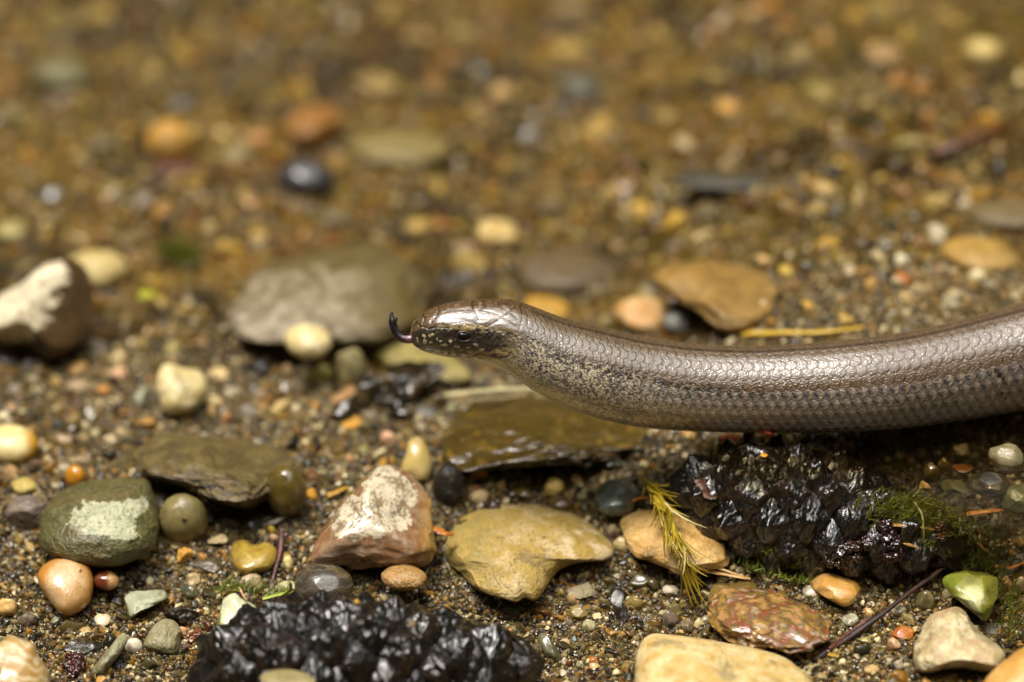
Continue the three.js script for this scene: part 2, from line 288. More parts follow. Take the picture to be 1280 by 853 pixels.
hero('the smoky wedge', { label: 'smoky olive brown wedge of flint behind the mottled stone', x: 917, y: 742, c: '#7b6738', c2: '#6d5a30', mat: 'wet', ang: 0.45, lump: 0.03, relief: 0.01,
  poly: [[886, 756], [890, 731], [915, 727], [944, 729], [947, 746], [930, 756], [905, 765]] });
hero('the angular pale boulder', { label: 'angular pale cream and pink stone with a dark hollow below', c: '#d3c29c', c2: '#c2b08a', mat: 'rough', lump: 0.08, ang: 0.4, relief: 0.04, sink: 0.15, x: 1195, y: 802,
  poly: [[1143, 826], [1148, 795], [1155, 779], [1170, 769], [1186, 764], [1202, 762], [1216, 775], [1230, 789], [1246, 806], [1254, 820], [1246, 838], [1222, 844], [1200, 846], [1178, 846], [1152, 842]],
  paint: (c, q) => mix3(mix3(c, lin('#b98e7c'), step(0.05, 0.4, q.m1) * 0.6), lin('#e6dac0'), step(0.0, 0.35, -q.m1 + 0.3 * q.f2) * 0.8) });
hero('the orange tan pebble', { silt: 0, label: 'smooth wet orange tan pebble beside the dark wet cone', name: 'pebble', c: '#c9964e', c2: '#d6a868', mat: 'wet', lump: 0.04, ang: 0.25, relief: 0.008,
  poly: [[1013, 730], [1020, 716], [1036, 714], [1056, 721], [1074, 730], [1077, 742], [1067, 753], [1055, 758], [1040, 752], [1024, 742]] });
hero('the algae green stone', { label: 'wedge of pale stone covered with bright green algae', c: '#8f9440', c2: '#74802c', mat: 'wet', lump: 0.04, ang: 0.35, relief: 0.012, on: 1.2,
  poly: [[1179, 727], [1188, 717], [1212, 713], [1236, 713], [1249, 722], [1249, 745], [1241, 761], [1230, 776], [1220, 770], [1204, 756], [1189, 743]],
  paint: (c, q) => mix3(c, lin('#d0d4a8'), step(17, 5, Math.hypot(q.px - 1215, (q.py - 748) * 0.8) + q.m1 * 8)) });
hero('the ochre corner stone', { label: 'smooth ochre stone cut off by the lower corner', c: '#cf9a52', c2: '#d8ac68', mat: 'smooth', ang: 0.1, relief: 0.01,
  poly: [[1226, 866], [1240, 842], [1262, 824], [1284, 811], [1310, 806], [1325, 860], [1300, 905], [1245, 900]] });
hero('the striped stone', { label: 'yellow brown stone with white wavy bands at the frame corner', c: '#b58f52', c2: '#c5a468', mat: 'wet', lump: 0.05, ang: 0.2, relief: 0.03, sink: 0.2,
  poly: [[-30, 820], [-12, 803], [8, 796], [27, 797], [41, 805], [46, 818], [56, 835], [63, 853], [62, 885], [20, 905], [-30, 890]],
  paint: (c, q) => { const s = Math.sin((q.py * 0.9 - q.px * 0.35) * 0.55 + q.m1 * 7); return mix3(c, lin('#ead9bb'), step(0.2, 0.8, s) * 0.8); } });
hero('the dark veined pebble', { label: 'dark grey oval pebble with faint pale veins', name: 'pebble', x: 405, y: 731, w: 75, h: 52, on: 2, c: '#46403c', c2: '#57504a', mat: 'wet', lump: 0.05, ang: 0.1, relief: 0.01,
  paint: (c, q) => mix3(c, lin('#8a8078'), step(0.86, 1, Math.sin((q.py + q.px * 0.12) * 0.5 + q.m1 * 5)) * 0.5) });
hero('the round black pebble', { label: 'round matt black pebble between crusted quartz and mustard stone', name: 'pebble', x: 561, y: 610, w: 46, h: 60, c: '#282420', c2: '#34302b', mat: 'rough', lump: 0.06, ang: 0.1 });
hero('the milky oblong pebble', { label: 'milky yellow oblong pebble standing behind the crusted quartz stone', name: 'pebble', c: '#d9c28a', c2: '#cdb46c', mat: 'wet', lump: 0.05, ang: 0.15, relief: 0.01, blur: 1,
  poly: [[501, 592], [507, 565], [512, 549], [522, 546], [532, 556], [539, 572], [540, 590], [532, 604], [515, 601]] });
hero('the dark wet slab', { label: 'long dark olive wet slab under the head of the slow worm', c: '#54421c', c2: '#463a1a', mat: 'wet', lump: 0.14, ang: 0.35, relief: 0.15, sink: 0.1, lay: 0.9, deep: 0.5, x: 690, y: 542, blur: 1,
  poly: [[556, 555], [563, 525], [580, 507], [610, 499], [650, 496], [700, 503], [750, 515], [800, 525], [840, 540], [815, 560], [760, 574], [720, 580], [680, 578], [620, 582], [580, 588], [560, 578]],
  paint: (c, q) => { return mix3(c, lin('#8f7026'), step(0.14, 0.4, q.m1) * 0.6); } });
hero('the yellow oval pebble', { silt: 0, label: 'bright yellow and white oval pebble at the frame edge', name: 'pebble', c: '#e8cd84', c2: '#efdfae', mat: 'smooth', lump: 0.03, ang: 0, relief: 0.006, blur: 1, x: 12, y: 556, w: 74, h: 50,
  paint: (c, q) => mix3(c, lin('#d09c28'), step(28, 46, q.px - q.m1 * 4)) });
hero('the large white and brown stone', { label: 'large blurred stone, bare lit side painted white and the other dark brown', c: '#4a3824', c2: '#5a4630', mat: 'smooth', lump: 0.08, ang: 0.4, sink: 0.1, silt: -1, lay: 0.3, blur: 1, relief: 0.03,
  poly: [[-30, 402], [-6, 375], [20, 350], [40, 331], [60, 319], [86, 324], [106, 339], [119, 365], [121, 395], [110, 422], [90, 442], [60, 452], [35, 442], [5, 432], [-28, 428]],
  paint: (c, q) => face(LIT_BARE, q.px, q.py, 1.2, q) ? mix3(lin('#f2e8d4'), lin('#cdbfaa'), step(-0.1, 0.35, q.m1)) : c });
hero('the hazy cream stone', { label: 'smooth cream stone just behind the white and brown stone', x: 121, y: 338, w: 78, h: 52, c: '#d6c18c', c2: '#c7b070', blur: 1, ang: 0.1 });
hero('the big olive and grey stone', { label: 'big rounded blurred stone, olive above and pale grey below', c: '#625430', c2: '#6c5e36', mat: 'rough', lump: 0.1, ang: 0.5, sink: 0.2, blur: 1, relief: 0.05, fit: 1.13,
  poly: [[273, 392], [283, 360], [305, 338], [340, 318], [390, 303], [440, 302], [486, 314], [516, 340], [522, 370], [506, 402], [470, 420], [430, 424], [390, 428], [345, 433], [308, 432], [283, 420]],
  paint: (c, q) => { const d = step(325, 350, q.py - Math.abs(q.px - 395) * 0.03 + q.m1 * 30); return mix3(c, q.m1 > -0.05 ? lin('#9c907c') : lin('#7a6d58'), d * step(500, 430, q.px + q.m1 * 40)); } });
hero('the bright cream pebble', { silt: 0, label: 'bright cream oval pebble in front of the big olive and grey stone', name: 'pebble', x: 385, y: 427, w: 62, h: 42, c: '#f2e2bc', c2: '#ead39c', blur: 1, lump: 0.03, ang: 0, on: 5 });
hero('the pale yellow block', { label: 'blocky pale yellow stone with white top', x: 225, y: 485, name: 'stone', c: '#e0cc94', c2: '#efe2b8', blur: 1, ang: 0.45, sink: 0.15,
  poly: [[192, 468], [199, 456], [215, 450], [240, 456], [256, 473], [262, 490], [246, 511], [226, 519], [208, 515], [199, 497]] });
hero('the pale olive flat stone', { label: 'pale olive flat stone just behind the dark wet slab', x: 520, y: 446, w: 175, h: 44, c: '#a79a5e', c2: '#8f8450', blur: 1, ang: 0.2, deep: 0.5 });
hero('the upright grey green block', { label: 'grey green block under the bright cream pebble', x: 438, y: 464, w: 44, h: 62, c: '#948a62', c2: '#a39a74', blur: 1, ang: 0.4 });
const debris = (label, poly, c, c2) => addStone({ label, name: 'bark_piece', category: 'bark', poly, c, c2, mat: 'wet', ang: 0.6, lump: 0.4, relief: 0.25, blur: 1, deep: 0.6, group: 'dark rotten bark pieces behind the dark wet slab' });
debris('broad black rotten bark lump behind the smaller bark pieces', [[440, 500], [448, 472], [476, 454], [520, 449], [548, 460], [536, 486], [508, 502], [468, 512]], '#15110c', '#2c2218');
debris('dark rotten bark crumb beside the upright grey green block', [[408, 520], [420, 502], [444, 496], [452, 508], [438, 526], [418, 530]], '#1c1610', '#33281c');
debris('black rotten bark piece just left of the slab end, leaning upwards', [[440, 500], [452, 476], [470, 462], [486, 462], [488, 482], [474, 505], [455, 512]], '#1d1812', '#3a2e20');
debris('dark brown rotten bark piece slanting towards the throat', [[490, 500], [505, 478], [530, 456], [552, 448], [556, 460], [534, 484], [512, 508]], '#261d14', '#4a3a28');
debris('flat black bark crumb in front of the slanting bark piece', [[484, 522], [494, 508], [512, 505], [520, 516], [506, 528]], '#191510', '#2e2419');
debris('grey brown bark splinter between the slanting piece and the slab', [[528, 512], [548, 490], [562, 486], [560, 498], [542, 516]], '#7c7060', '#5c5040');
hero('the white algae stained wedge', { silt: 0, label: 'milky white wedge with green algae base beside the black cone', name: 'pebble', c: '#d9dcc6', c2: '#cdd2b6', mat: 'wet', lump: 0.03, ang: 0.3, relief: 0.008, sink: 0.1, x: 295, y: 764,
  poly: [[270, 792], [271, 765], [279, 749], [292, 741], [306, 750], [321, 761], [320, 778], [306, 790], [290, 796]],
  paint: (c, q) => mix3(c, lin('#7f8a24'), Math.max(step(770, 788, q.py + q.m1 * 6), step(281, 272, q.px)) * 0.9) });
hero('the yellow heart shaped pebble', { label: 'translucent yellow brown pebble shaped like a heart', name: 'pebble', c: '#b39a48', c2: '#a5883a', mat: 'wet', lump: 0.06, ang: 0.2, relief: 0.02,
  poly: [[288, 692], [291, 680], [304, 676], [318, 682], [331, 678], [345, 687], [345, 701], [335, 713], [318, 718], [300, 716], [291, 707]] });
hero('the flat pale grey chip', { label: 'flat pale grey green stone chip with square corners', name: 'pebble', c: '#b6bba9', c2: '#a5aa96', mat: 'smooth', lump: 0.02, ang: 0.4, relief: 0.008, sink: 0.1,
  poly: [[153, 747], [166, 740], [201, 737], [208, 748], [191, 758], [176, 765], [165, 772], [159, 760]] });
hero('the long slanting grey stone', { label: 'long narrow olive grey stone slanting across the grit', name: 'stone', c: '#8f8d70', c2: '#a39f84', mat: 'rough', ang: 0.3, relief: 0.03,
  poly: [[114, 842], [124, 825], [139, 806], [152, 792], [159, 799], [152, 815], [141, 830], [126, 846]] });
hero('the grey green translucent stone', { label: 'flat grey green translucent stone next to the black cone tip', name: 'stone', c: '#8c8768', c2: '#9a9478', mat: 'rough', ang: 0.3, relief: 0.04, deep: 0.9,
  poly: [[179, 806], [189, 786], [204, 775], [219, 779], [228, 799], [226, 815], [206, 817], [190, 813]] });
hero('the slate splinter', { label: 'dark green slate splinter standing edgeways in the grit', name: 'pebble', c: '#55553e', c2: '#77745a', mat: 'wet', ang: 0.3, relief: 0.03,
  poly: [[673, 795], [682, 791], [692, 804], [702, 824], [697, 831], [685, 824], [677, 810]] });
hero('the big ochre stone', { label: 'big blurred ochre stone behind the body of the slow worm', c: '#8f7038', c2: '#a07e42', blur: 1, lump: 0.1, ang: 0.3, sink: 0.15,
  poly: [[813, 347], [830, 331], [870, 326], [915, 329], [952, 339], [975, 360], [972, 386], [952, 406], [915, 417], [888, 409], [863, 391], [838, 371]] });
hero('the dark brown flat stone', { label: 'broad dark brown flat stone behind the neck', x: 710, y: 340, w: 128, h: 58, c: '#5e4d34', c2: '#6a583a', blur: 1, ang: 0.25 });
hero('the orange tan neck stone', { label: 'orange tan stone touching the back of the slow worm', x: 805, y: 393, w: 76, h: 44, c: '#d2a060', c2: '#dcb684', blur: 1, ang: 0.3 });
hero('the blue grey pebble', { label: 'blue grey pebble between orange tan and big ochre stone', name: 'pebble', x: 846, y: 404, w: 40, h: 32, c: '#80848c', c2: '#a0a4a6', blur: 1, ang: 0.3 });
hero('the mustard stone behind the nape', { label: 'mustard yellow stone just above the nape', x: 682, y: 385, w: 66, h: 30, c: '#c29638', c2: '#b58a34', blur: 1 });
hero('the cream stone on its own', { label: 'cream stone standing out from the brown gravel above the head', x: 620, y: 293, w: 62, h: 38, c: '#dfc488', c2: '#d4b470', blur: 1, ang: 0.3 });
hero('the dark glossy stone', { label: 'dark blue grey glossy stone with a pale shining top', x: 380, y: 224, w: 76, h: 54, c: '#35343a', c2: '#44434a', mat: 'wet', blur: 1, ang: 0.1 });
hero('the rust brown block', { label: 'rust brown block behind the dark glossy stone', x: 392, y: 155, w: 74, h: 58, c: '#9c6c2a', c2: '#8a5e26', blur: 1, ang: 0.35, tilt: 20 });
hero('the golden round stone', { label: 'golden round stone resting on a reddish one', x: 210, y: 178, w: 60, h: 52, c: '#d4a452', c2: '#c9973e', blur: 1, ang: 0.1, on: 1 });
hero('the reddish flat stone', { label: 'reddish brown flat stone under the golden round stone', x: 216, y: 206, w: 62, h: 24, c: '#774636', c2: '#6a4432', blur: 1 });
hero('the broad khaki stone', { label: 'broad flat khaki stone behind the big olive and grey stone', x: 500, y: 186, w: 124, h: 50, c: '#857645', c2: '#8d7c48', blur: 1, ang: 0.2 });
hero('the dark grey egg shaped stone', { label: 'dark grey egg shaped stone in the gravel behind the nape', x: 725, y: 112, w: 66, h: 42, c: '#4d4b3e', c2: '#56523f', blur: 1 });
hero('the long dark stone', { label: 'long dark grey stone lying crosswise behind the body', x: 927, y: 227, w: 176, h: 28, c: '#463f30', c2: '#3c382c', blur: 1, deep: 0.3 });
hero('the slab at the frame edge', { label: 'flat brown slab with dark lower edge at the frame side', x: 1262, y: 270, w: 100, h: 38, c: '#786845', c2: '#6c5c3c', blur: 1 });
hero('the flat ochre stone', { label: 'flat ochre stone below the brown slab at the frame side', x: 1226, y: 318, w: 102, h: 42, c: '#aa853c', c2: '#b4924c', blur: 1 });
hero('the pale yellow far stone', { label: 'pale yellow stone high up in the far gravel', x: 1230, y: 65, w: 46, h: 32, c: '#dec684', c2: '#cfb268', blur: 1 });
hero('the smooth grey green far stone', { label: 'smooth grey green stone in the far gravel corner', x: 75, y: 95, w: 78, h: 52, c: '#6c6848', c2: '#78724c', blur: 1 });
hero('the grey purple rough stone', { label: 'rough purple grey stone beside the green stone with pale patch', name: 'stone', x: 36, y: 641, w: 60, h: 46, c: '#8a7c74', c2: '#6f625c', mat: 'rough', ang: 0.4, blur: 1 });
hero('the amber pebble', { label: 'bright amber orange pebble behind the green stone', name: 'pebble', x: 94, y: 597, w: 30, h: 32, c: '#cc8c1c', c2: '#bf7d18', mat: 'wet', blur: 1 });
hero('the dark green square pebble', { label: 'square dark green pebble with mottled top beside the cone', name: 'pebble', c: '#5c6650', c2: '#7d8770', mat: 'wet', ang: 0.45, relief: 0.03, on: 0.5,
  poly: [[909, 672], [913, 645], [922, 641], [938, 645], [939, 660], [934, 675], [922, 678]] });
hero('the cream wedge pebble', { label: 'cream wedge pebble touching the square dark green pebble', name: 'pebble', c: '#dccb94', c2: '#cfbb80', mat: 'smooth', ang: 0.3,
  poly: [[894, 651], [900, 643], [910, 639], [915, 642], [911, 654], [906, 663], [899, 658]] });
hero('the brown conical pebble', { label: 'small brown mottled pebble leaning against the brown stick', name: 'pebble', x: 1157, y: 753, w: 26, h: 32, c: '#6c6246', c2: '#a39468', mat: 'wet', ang: 0.35, relief: 0.05 });
hero('the dark wet pebble', { label: 'dark glossy flat pebble with pale rim behind the moss', name: 'stone', x: 1237, y: 606, w: 56, h: 32, c: '#35332f', c2: '#4a4640', mat: 'wet', ang: 0.2 });
hero('the shadowed buff stone', { label: 'buff grey stone in the shade under the body', x: 1258, y: 573, w: 46, h: 40, c: '#857c62', c2: '#968c70', mat: 'smooth', ang: 0.3, blur: 1 });
hero('the green grey stone', { label: 'green grey stone at the frame edge under the body', x: 1274, y: 625, w: 50, h: 36, c: '#6d7460', c2: '#5e6652', ang: 0.3 });
hero('the blue green dark stone', { label: 'blue green dark stone half hidden behind the tan stone', c: '#43473e', c2: '#5a6260', mat: 'wet', ang: 0.3, x: 772, y: 622, w: 62, h: 46, tilt: 20 });
hero('the bright white round pebble', { silt: 0, label: 'bright white round pebble in the wet grit', name: 'pebble', x: 167, y: 809, w: 22, h: 23, c: '#f2ebdf', c2: '#e6dccb', mat: 'smooth', lump: 0.06, ang: 0.1 });
hero('the rusty pebble', { label: 'rusty red pebble with a tan end', name: 'pebble', x: 132, y: 726, w: 34, h: 26, on: 1.5, c: '#7a3a24', c2: '#6a3020', mat: 'wet', paint: (c, q) => mix3(c, lin('#c89a6c'), step(133, 139, q.px)) });
hero('the pale striped pebble in the wet', { label: 'pinkish white pebble between conglomerate stone and moss', name: 'pebble', x: 1016, y: 741, w: 28, h: 18, c: '#dcbfae', c2: '#e9dcd0', mat: 'wet' });
hero('the golden pebble', { label: 'golden oval pebble behind the mustard stone', name: 'pebble', x: 693, y: 609, w: 27, h: 26, c: '#d0b468', c2: '#c2a254', tilt: 35, blur: 1 });
hero('the purple brown flat pebble', { label: 'dull brown flat pebble touching the top of the mustard stone', name: 'pebble', x: 700, y: 629, w: 34, h: 20, c: '#6c5238', c2: '#5e4830', mat: 'wet' });
hero('the ochre and tan pebble', { label: 'ochre tan pebble behind the black cone', name: 'pebble', x: 505, y: 722, w: 56, h: 32, c: '#a9803f', c2: '#b9966a', mat: 'rough', ang: 0.2, on: 2.4 });

// ---------------------------------------------------------------- the other pebbles: x y w h colour material tilt, each named by what lies next to it; flat black ones beyond the golden round stone stand in for a shadow
const PEBBLES = `
178 733 0 0 - -;187 727 13 14 #efe3c8 s;7 760 30 27 #e0b878 s;16 803 18 17 #eddfca s +2.5;128 776 23 16 #e4d0ba s;108 790 20 13 #b99f6a s;83 806 11 10 #d9bd6a s;70 778 15 18 #a9ab97 w
35 776 27 21 #7b6d5c r;102 809 46 24 #3a352e w;237 740 26 19 #4f584a w;244 728 27 21 #c0ab80 s;313 730 35 25 #b9a68c s;360 704 19 20 #dac892 s;358 735 25 17 #c9c49c s;227 789 15 12 #d9aa78 s
259 627 14 19 #ecdfc0 sb;280 652 32 29 #1b1917 k;320 658 25 19 #33302c k;371 673 14 15 #eee8c6 sb;390 620 18 22 #e0a030 sb;229 696 27 26 #d99a48 r;252 697 16 12 #cf9250 r;327 668 12 13 #d0b080 s
339 663 12 12 #b99a3c s;342 673 14 12 #b8967a s;270 677 32 20 #c8b48a r;258 707 40 20 #5d5444 w;231 770 46 36 #2a1f18 k;31 608 34 23 #c8b468 sb;13 592 25 18 #c49a6c sb;62 590 14 24 #c09040 sb
38 685 17 17 #e0c48a s;102 575 26 15 #a08a70 sb;24 707 15 14 #a9a49c s;120 436 37 21 #a8998c sb;148 448 22 18 #d8c49a sb;148 469 24 19 #e0b088 sb;129 491 20 18 #d89a50 sb;155 496 12 16 #8a5a20 sb
70 479 19 18 #c8a868 sb;98 462 26 20 #a98650 sb 25;98 483 34 18 #a89478 sb;175 500 19 40 #a9ab98 sb -32;68 530 26 20 #4c4a3c sb;137 551 19 18 #eedcbe sb;153 543 21 15 #c4ae88 sb;174 557 13 17 #4a382c sb
80 550 25 14 #b09a80 sb;60 560 16 12 #c0a878 sb;16 487 20 14 #9c9088 sb;12 510 22 14 #b89878 sb;180 431 20 18 #b09860 sb;217 437 23 22 #a89a60 sb;5 528 22 28 #ece2c6 sb;273 468 29 19 #dcc090 sb
289 490 23 16 #b0a48c sb;265 501 30 20 #f4dcaa sb;263 517 16 18 #ecc488 sb;283 525 15 18 #c8905c sb;350 513 33 29 #d8ba80 sb;372 514 20 18 #dfccae sb;394 510 14 17 #cc9a50 sb;402 469 26 33 #c9bd70 sb
428 493 44 22 #b8885c sb 28;440 528 30 15 #d8a844 sb 15;372 558 34 36 #1d1814 kb;396 555 38 34 #241d18 kb;382 458 16 12 #b8a48c sb;357 465 18 22 #a88a68 sb;374 478 16 14 #8a8478 sb;324 495 20 18 #a8947c sb
310 516 25 24 #989088 sb;437 575 12 14 #dcae7c sb;318 455 50 42 #38312c kb;485 551 22 22 #deaa8c sb;463 520 17 15 #a89c90 sb;565 513 20 15 #b8b898 sb;553 577 12 14 #d0b070 sb;527 535 14 12 #b8a898 sb
533 515 33 16 #6a6a6c sb;452 563 22 18 #8c8454 sb;599 593 27 22 #c88c48 rb;594 611 18 10 #c89a68 sb;598 622 30 20 #a8926a rb;627 608 15 15 #d8aa70 sb;721 601 18 17 #b89868 sb;694 585 12 16 #b8a070 sb
704 590 10 10 #c0a088 sb;712 580 11 8 #b86840 sb;755 648 11 13 #e0cc98 s;765 660 15 13 #b8a888 s;778 681 25 21 #d8c290 s;728 623 15 13 #8c8860 s;655 612 40 22 #5c4c28 w;674 597 13 14 #8c8458 sb
645 588 14 10 #9a8a70 sb;760 580 38 28 #33332a wb;714 749 12 15 #d8b488 s;685 748 12 8 #e2cba8 s;701 742 11 13 #9a8648 w;730 738 42 26 #a09478 r;724 768 26 22 #a08c5c w;736 784 19 20 #b8b490 s
747 772 17 11 #e0c8a0 s;776 768 23 26 #2c2824 k;779 777 10 7 #dcc8b8 s;717 801 9 15 #b8c0c4 s;706 804 15 11 #c0a888 s;705 829 9 14 #e2dacb s;712 831 9 14 #6c2c1c w;725 833 12 13 #b8b898 s
704 842 16 10 #c8c0ac s;740 842 18 14 #4a2c20 w;743 834 14 11 #d8b080 s;741 825 16 8 #b87838 w;770 842 12 11 #d8c498 s;662 827 8 7 #e8d8a8 s;679 840 9 9 #e4d4b0 s;686 781 8 9 #e8d0a0 s
838 777 20 32 #8a7c74 w;838 739 23 15 #dccfc2 s;859 743 15 14 #cc9c58 s;871 723 12 11 #e8d6cc s;904 725 18 11 #e0c890 s;860 783 21 20 #8c806c w;937 716 10 10 #c8c078 s;953 674 19 11 #d8a868 s +2
940 671 9 8 #d8c08c s;980 697 16 13 #a89888 s +2;847 628 18 15 #a85a44 w;813 664 11 10 #3c4040 w +3;915 697 14 24 #5c564a w;1203 560 25 30 #6c5a38 sb;1180 580 20 18 #5e5030 wb;1164 592 28 26 #5a4a28 wb
1157 608 16 16 #b89878 s;1195 610 38 20 #4a4a34 w;1207 585 30 14 #6a4020 wb;1254 665 26 22 #8c8060 r;1275 680 15 18 #d0b078 s;1226 665 8 7 #d08030 s;1089 756 12 9 #d8c4a0 s;1086 766 15 12 #d0a060 s
1063 776 24 18 #b4b4a4 w;1082 801 24 16 #a89c60 s;1128 792 30 21 #b0622c w;1118 806 20 16 #c8a07c s;1122 763 24 20 #a8a08c r;1260 733 18 32 #a87c5c w;1241 785 32 18 #8c8e80 r;1276 735 14 30 #b8a890 s
1090 838 20 14 #c8a878 s;1124 832 14 18 #b0a894 s;1028 846 16 12 #a8926c s;1180 853 24 12 #8c8a80 s
325 177 26 26 #c89058 sb;292 190 46 30 #8c8058 sb;180 256 24 28 #a89a90 sb;247 232 34 30 #b08c40 sb;262 287 21 23 #c8b078 sb;324 297 24 17 #d0a860 sb;103 238 23 25 #a88c50 sb;65 243 32 22 #3c3a2e wb
36 200 23 27 #b08030 sb;15 290 42 28 #b0a068 sb;310 60 28 34 #a8906c sb;255 42 32 26 #a88430 sb;243 77 24 22 #a06820 sb;192 95 28 30 #a08a4c sb;68 28 36 34 #988040 sb;27 48 32 30 #987830 sb
345 125 26 28 #a08848 sb;225 128 38 20 #33301e wb;285 108 34 18 #38301c wb;15 145 30 30 #98885c sb;365 30 28 30 #a08050 sb;627 117 34 28 #c0a060 sb;488 22 28 26 #a89050 sb;512 50 28 26 #a88c54 sb
578 42 36 24 #9a8448 sb;710 65 46 30 #b89c50 sb;715 15 36 30 #a08860 sb;820 45 34 30 #a88c48 sb;795 55 30 26 #a8843c sb;768 70 26 18 #a86820 sb;745 165 52 42 #a8843c sb 20;753 188 18 20 #b07828 sb
800 268 34 36 #d4ac4a sb;763 244 22 24 #c0a058 sb;740 226 22 20 #9a6420 sb;836 148 26 24 #a89050 sb;805 115 36 40 #a0883c sb;470 105 72 34 #a0884c sb;512 146 22 22 #b0a090 sb;542 115 28 22 #b8905c sb
605 152 26 26 #a89060 sb;575 207 20 22 #b0a088 sb;522 283 36 20 #c0a058 sb;553 282 24 20 #a87024 sb;730 358 30 18 #9a8448 sb;845 283 34 42 #c09840 sb;875 302 21 22 #dec496 sb;583 330 50 36 #a89050 sb
772 313 20 22 #b89870 sb;725 298 22 26 #a08c58 sb;1035 305 28 21 #d0a844 sb;1127 328 20 20 #eee4c6 sb;1129 350 27 23 #b8702a sb;1133 373 22 18 #e0bc80 sb;1087 356 22 22 #cc9c58 sb;1009 381 20 18 #d0a444 sb
983 342 18 27 #c0a048 sb 30;957 327 24 16 #d8b078 sb;1059 400 40 30 #b89850 sb;1061 338 17 17 #d8c4a8 sb;1222 347 21 19 #e8dcb8 sb;1236 356 17 15 #dad0bd sb;1170 340 23 16 #c8a890 sb;1190 380 28 23 #b0a488 sb
1272 370 15 15 #c8b898 sb;1208 257 20 20 #d0c2ac sb;1190 283 14 21 #c09838 sb;1073 253 21 19 #c8b078 sb;1022 263 25 21 #b89c58 sb;940 414 26 14 #d0a440 sb;1188 28 28 26 #c0a058 sb;965 6 34 20 #c48620 sb
983 31 20 20 #b07c30 sb;1103 66 48 32 #a88450 sb;1000 72 42 30 #988450 sb;1120 105 28 26 #b48438 sb;1152 115 32 32 #a87034 sb;1235 153 30 32 #d0a038 sb;1030 238 36 23 #c0a060 sb;912 135 33 23 #c09848 sb
982 122 27 27 #c0a048 sb;1025 115 42 28 #a89850 sb;1085 132 22 22 #b8a470 sb;1110 147 22 22 #a88c48 sb;855 180 28 25 #c0a884 sb;1050 170 22 22 #a8905c sb;1207 108 25 23 #a08450 sb;1218 212 22 20 #b8a060 sb
1198 223 21 19 #b0842c sb;1120 205 32 28 #42351c wb;1247 208 23 20 #1e1a10 wb;900 75 24 22 #6e5a30 sb;655 210 30 24 #7c6a40 sb;690 255 34 20 #6a5a34 sb;430 60 40 30 #6c5830 sb;600 85 40 22 #4c4424 wb
660 165 36 24 #4a4020 wb;130 180 44 30 #6a5a34 sb;420 270 44 26 #6f6036 sb;160 300 34 22 #7c6a3c sb;240 330 36 24 #6a5c30 sb;1140 270 30 22 #4a4228 wb;1010 330 34 22 #3c3622 wb;885 265 40 26 #6c5a36 sb
`;
{
  const hueName = (hex) => {
    const c = new THREE.Color(hex), q = c.getHSL({}, THREE.SRGBColorSpace), d = q.h * 360;
    if (q.l < 0.17) return 'black'; if (q.l < 0.27) return q.s > 0.25 ? 'dark brown' : 'dark grey';
    if (q.s < 0.14) return q.l > 0.7 ? 'off-white' : 'grey';
    if (q.l > 0.82) return 'cream white'; if (d < 24) return q.l > 0.6 ? 'pink' : q.l > 0.45 ? 'reddish' : 'red brown';
    if (q.l > 0.7) return d < 34 ? 'pale tan' : 'cream'; if (d > 58) return q.l < 0.45 ? 'olive' : 'pale olive';
    if (q.s > 0.55) return d < 33 ? 'orange' : d < 40 ? 'amber' : 'golden yellow';
    if (q.l < 0.4) return 'brown'; return d < 36 ? 'tan' : q.s > 0.35 ? 'ochre' : 'buff';
  };
  const list = [], taken = new Set();
  for (const row of PEBBLES.trim().split(/[;\n]/)) {
    const f = row.trim().split(/\s+/);
    if (!(+f[2] > 0)) continue;
    list.push({ x: +f[0], y: +f[1], w: +f[2], h: +f[3], c: f[4], kind: f[5], on: f[6]?.startsWith('+') ? +f[6] : 0, tilt: f[6] && !f[6].startsWith('+') ? +f[6] : 0 });
  }
  const dirs = ['right of', 'up right of', 'above', 'up left of', 'left of', 'down left of', 'below', 'down right of'];
  const size = (p) => p.w * p.h < 170 ? 'tiny' : p.w * p.h < 480 ? 'small' : p.w * p.h < 1000 ? 'medium' : 'larger';
  for (const p of list) {
    p.key = size(p) + ' ' + hueName(p.c);
    p.near = landmarks.map(([n, x, y]) => [n, Math.hypot(x - p.x, y - p.y), dirs[(Math.round(Math.atan2(y - p.y, p.x - x) / (Math.PI / 4)) + 8) % 8]]).sort((a, b) => a[1] - b[1]);
  }
  for (const p of list) {
    const shape = p.w > p.h * 1.45 ? ' flat' : p.h > p.w * 1.35 ? ' upright' : '';
    const a = p.near[0];
    let label = '';
    const rivals = list.filter((q) => q.key === p.key && q.near[0][0] === a[0]).sort((u, v) => u.near[0][1] - v.near[0][1]), rank = rivals.indexOf(p);
    label = (rivals.length < 2 ? '' : rank === 0 ? 'nearest ' : ['second ', 'third ', 'fourth ', 'fifth ', 'sixth '][rank - 1] + 'nearest ') + p.key + shape + ' pebble ' + a[2] + ' ' + a[0];
    if (taken.has(label)) label += ', distinct';
    taken.add(label);
    const r = rng(p.x * 7 + p.y), c2 = new THREE.Color(p.c).offsetHSL((r() - 0.5) * 0.03, 0, (r() - 0.5) * 0.09);
    addStone({ ...p, name: 'pebble', category: 'pebble', label, c2: '#' + c2.getHexString(), mat: p.kind === 'sb' ? 'rough' : { s: 'smooth', w: 'wet', r: 'rough', k: 'black' }[p.kind[0]], blur: p.kind[1] === 'b', ang: 0.25 + 0.7 * r() + (p.kind[0] === 'k' ? 0.5 : 0), lump: p.kind[0] === 'k' ? 0.7 : 0.32, relief: p.kind[0] === 'k' ? 0.3 : 0.07, sink: 0.42, deep: 0.7 + 0.3 * r() });
  }
}
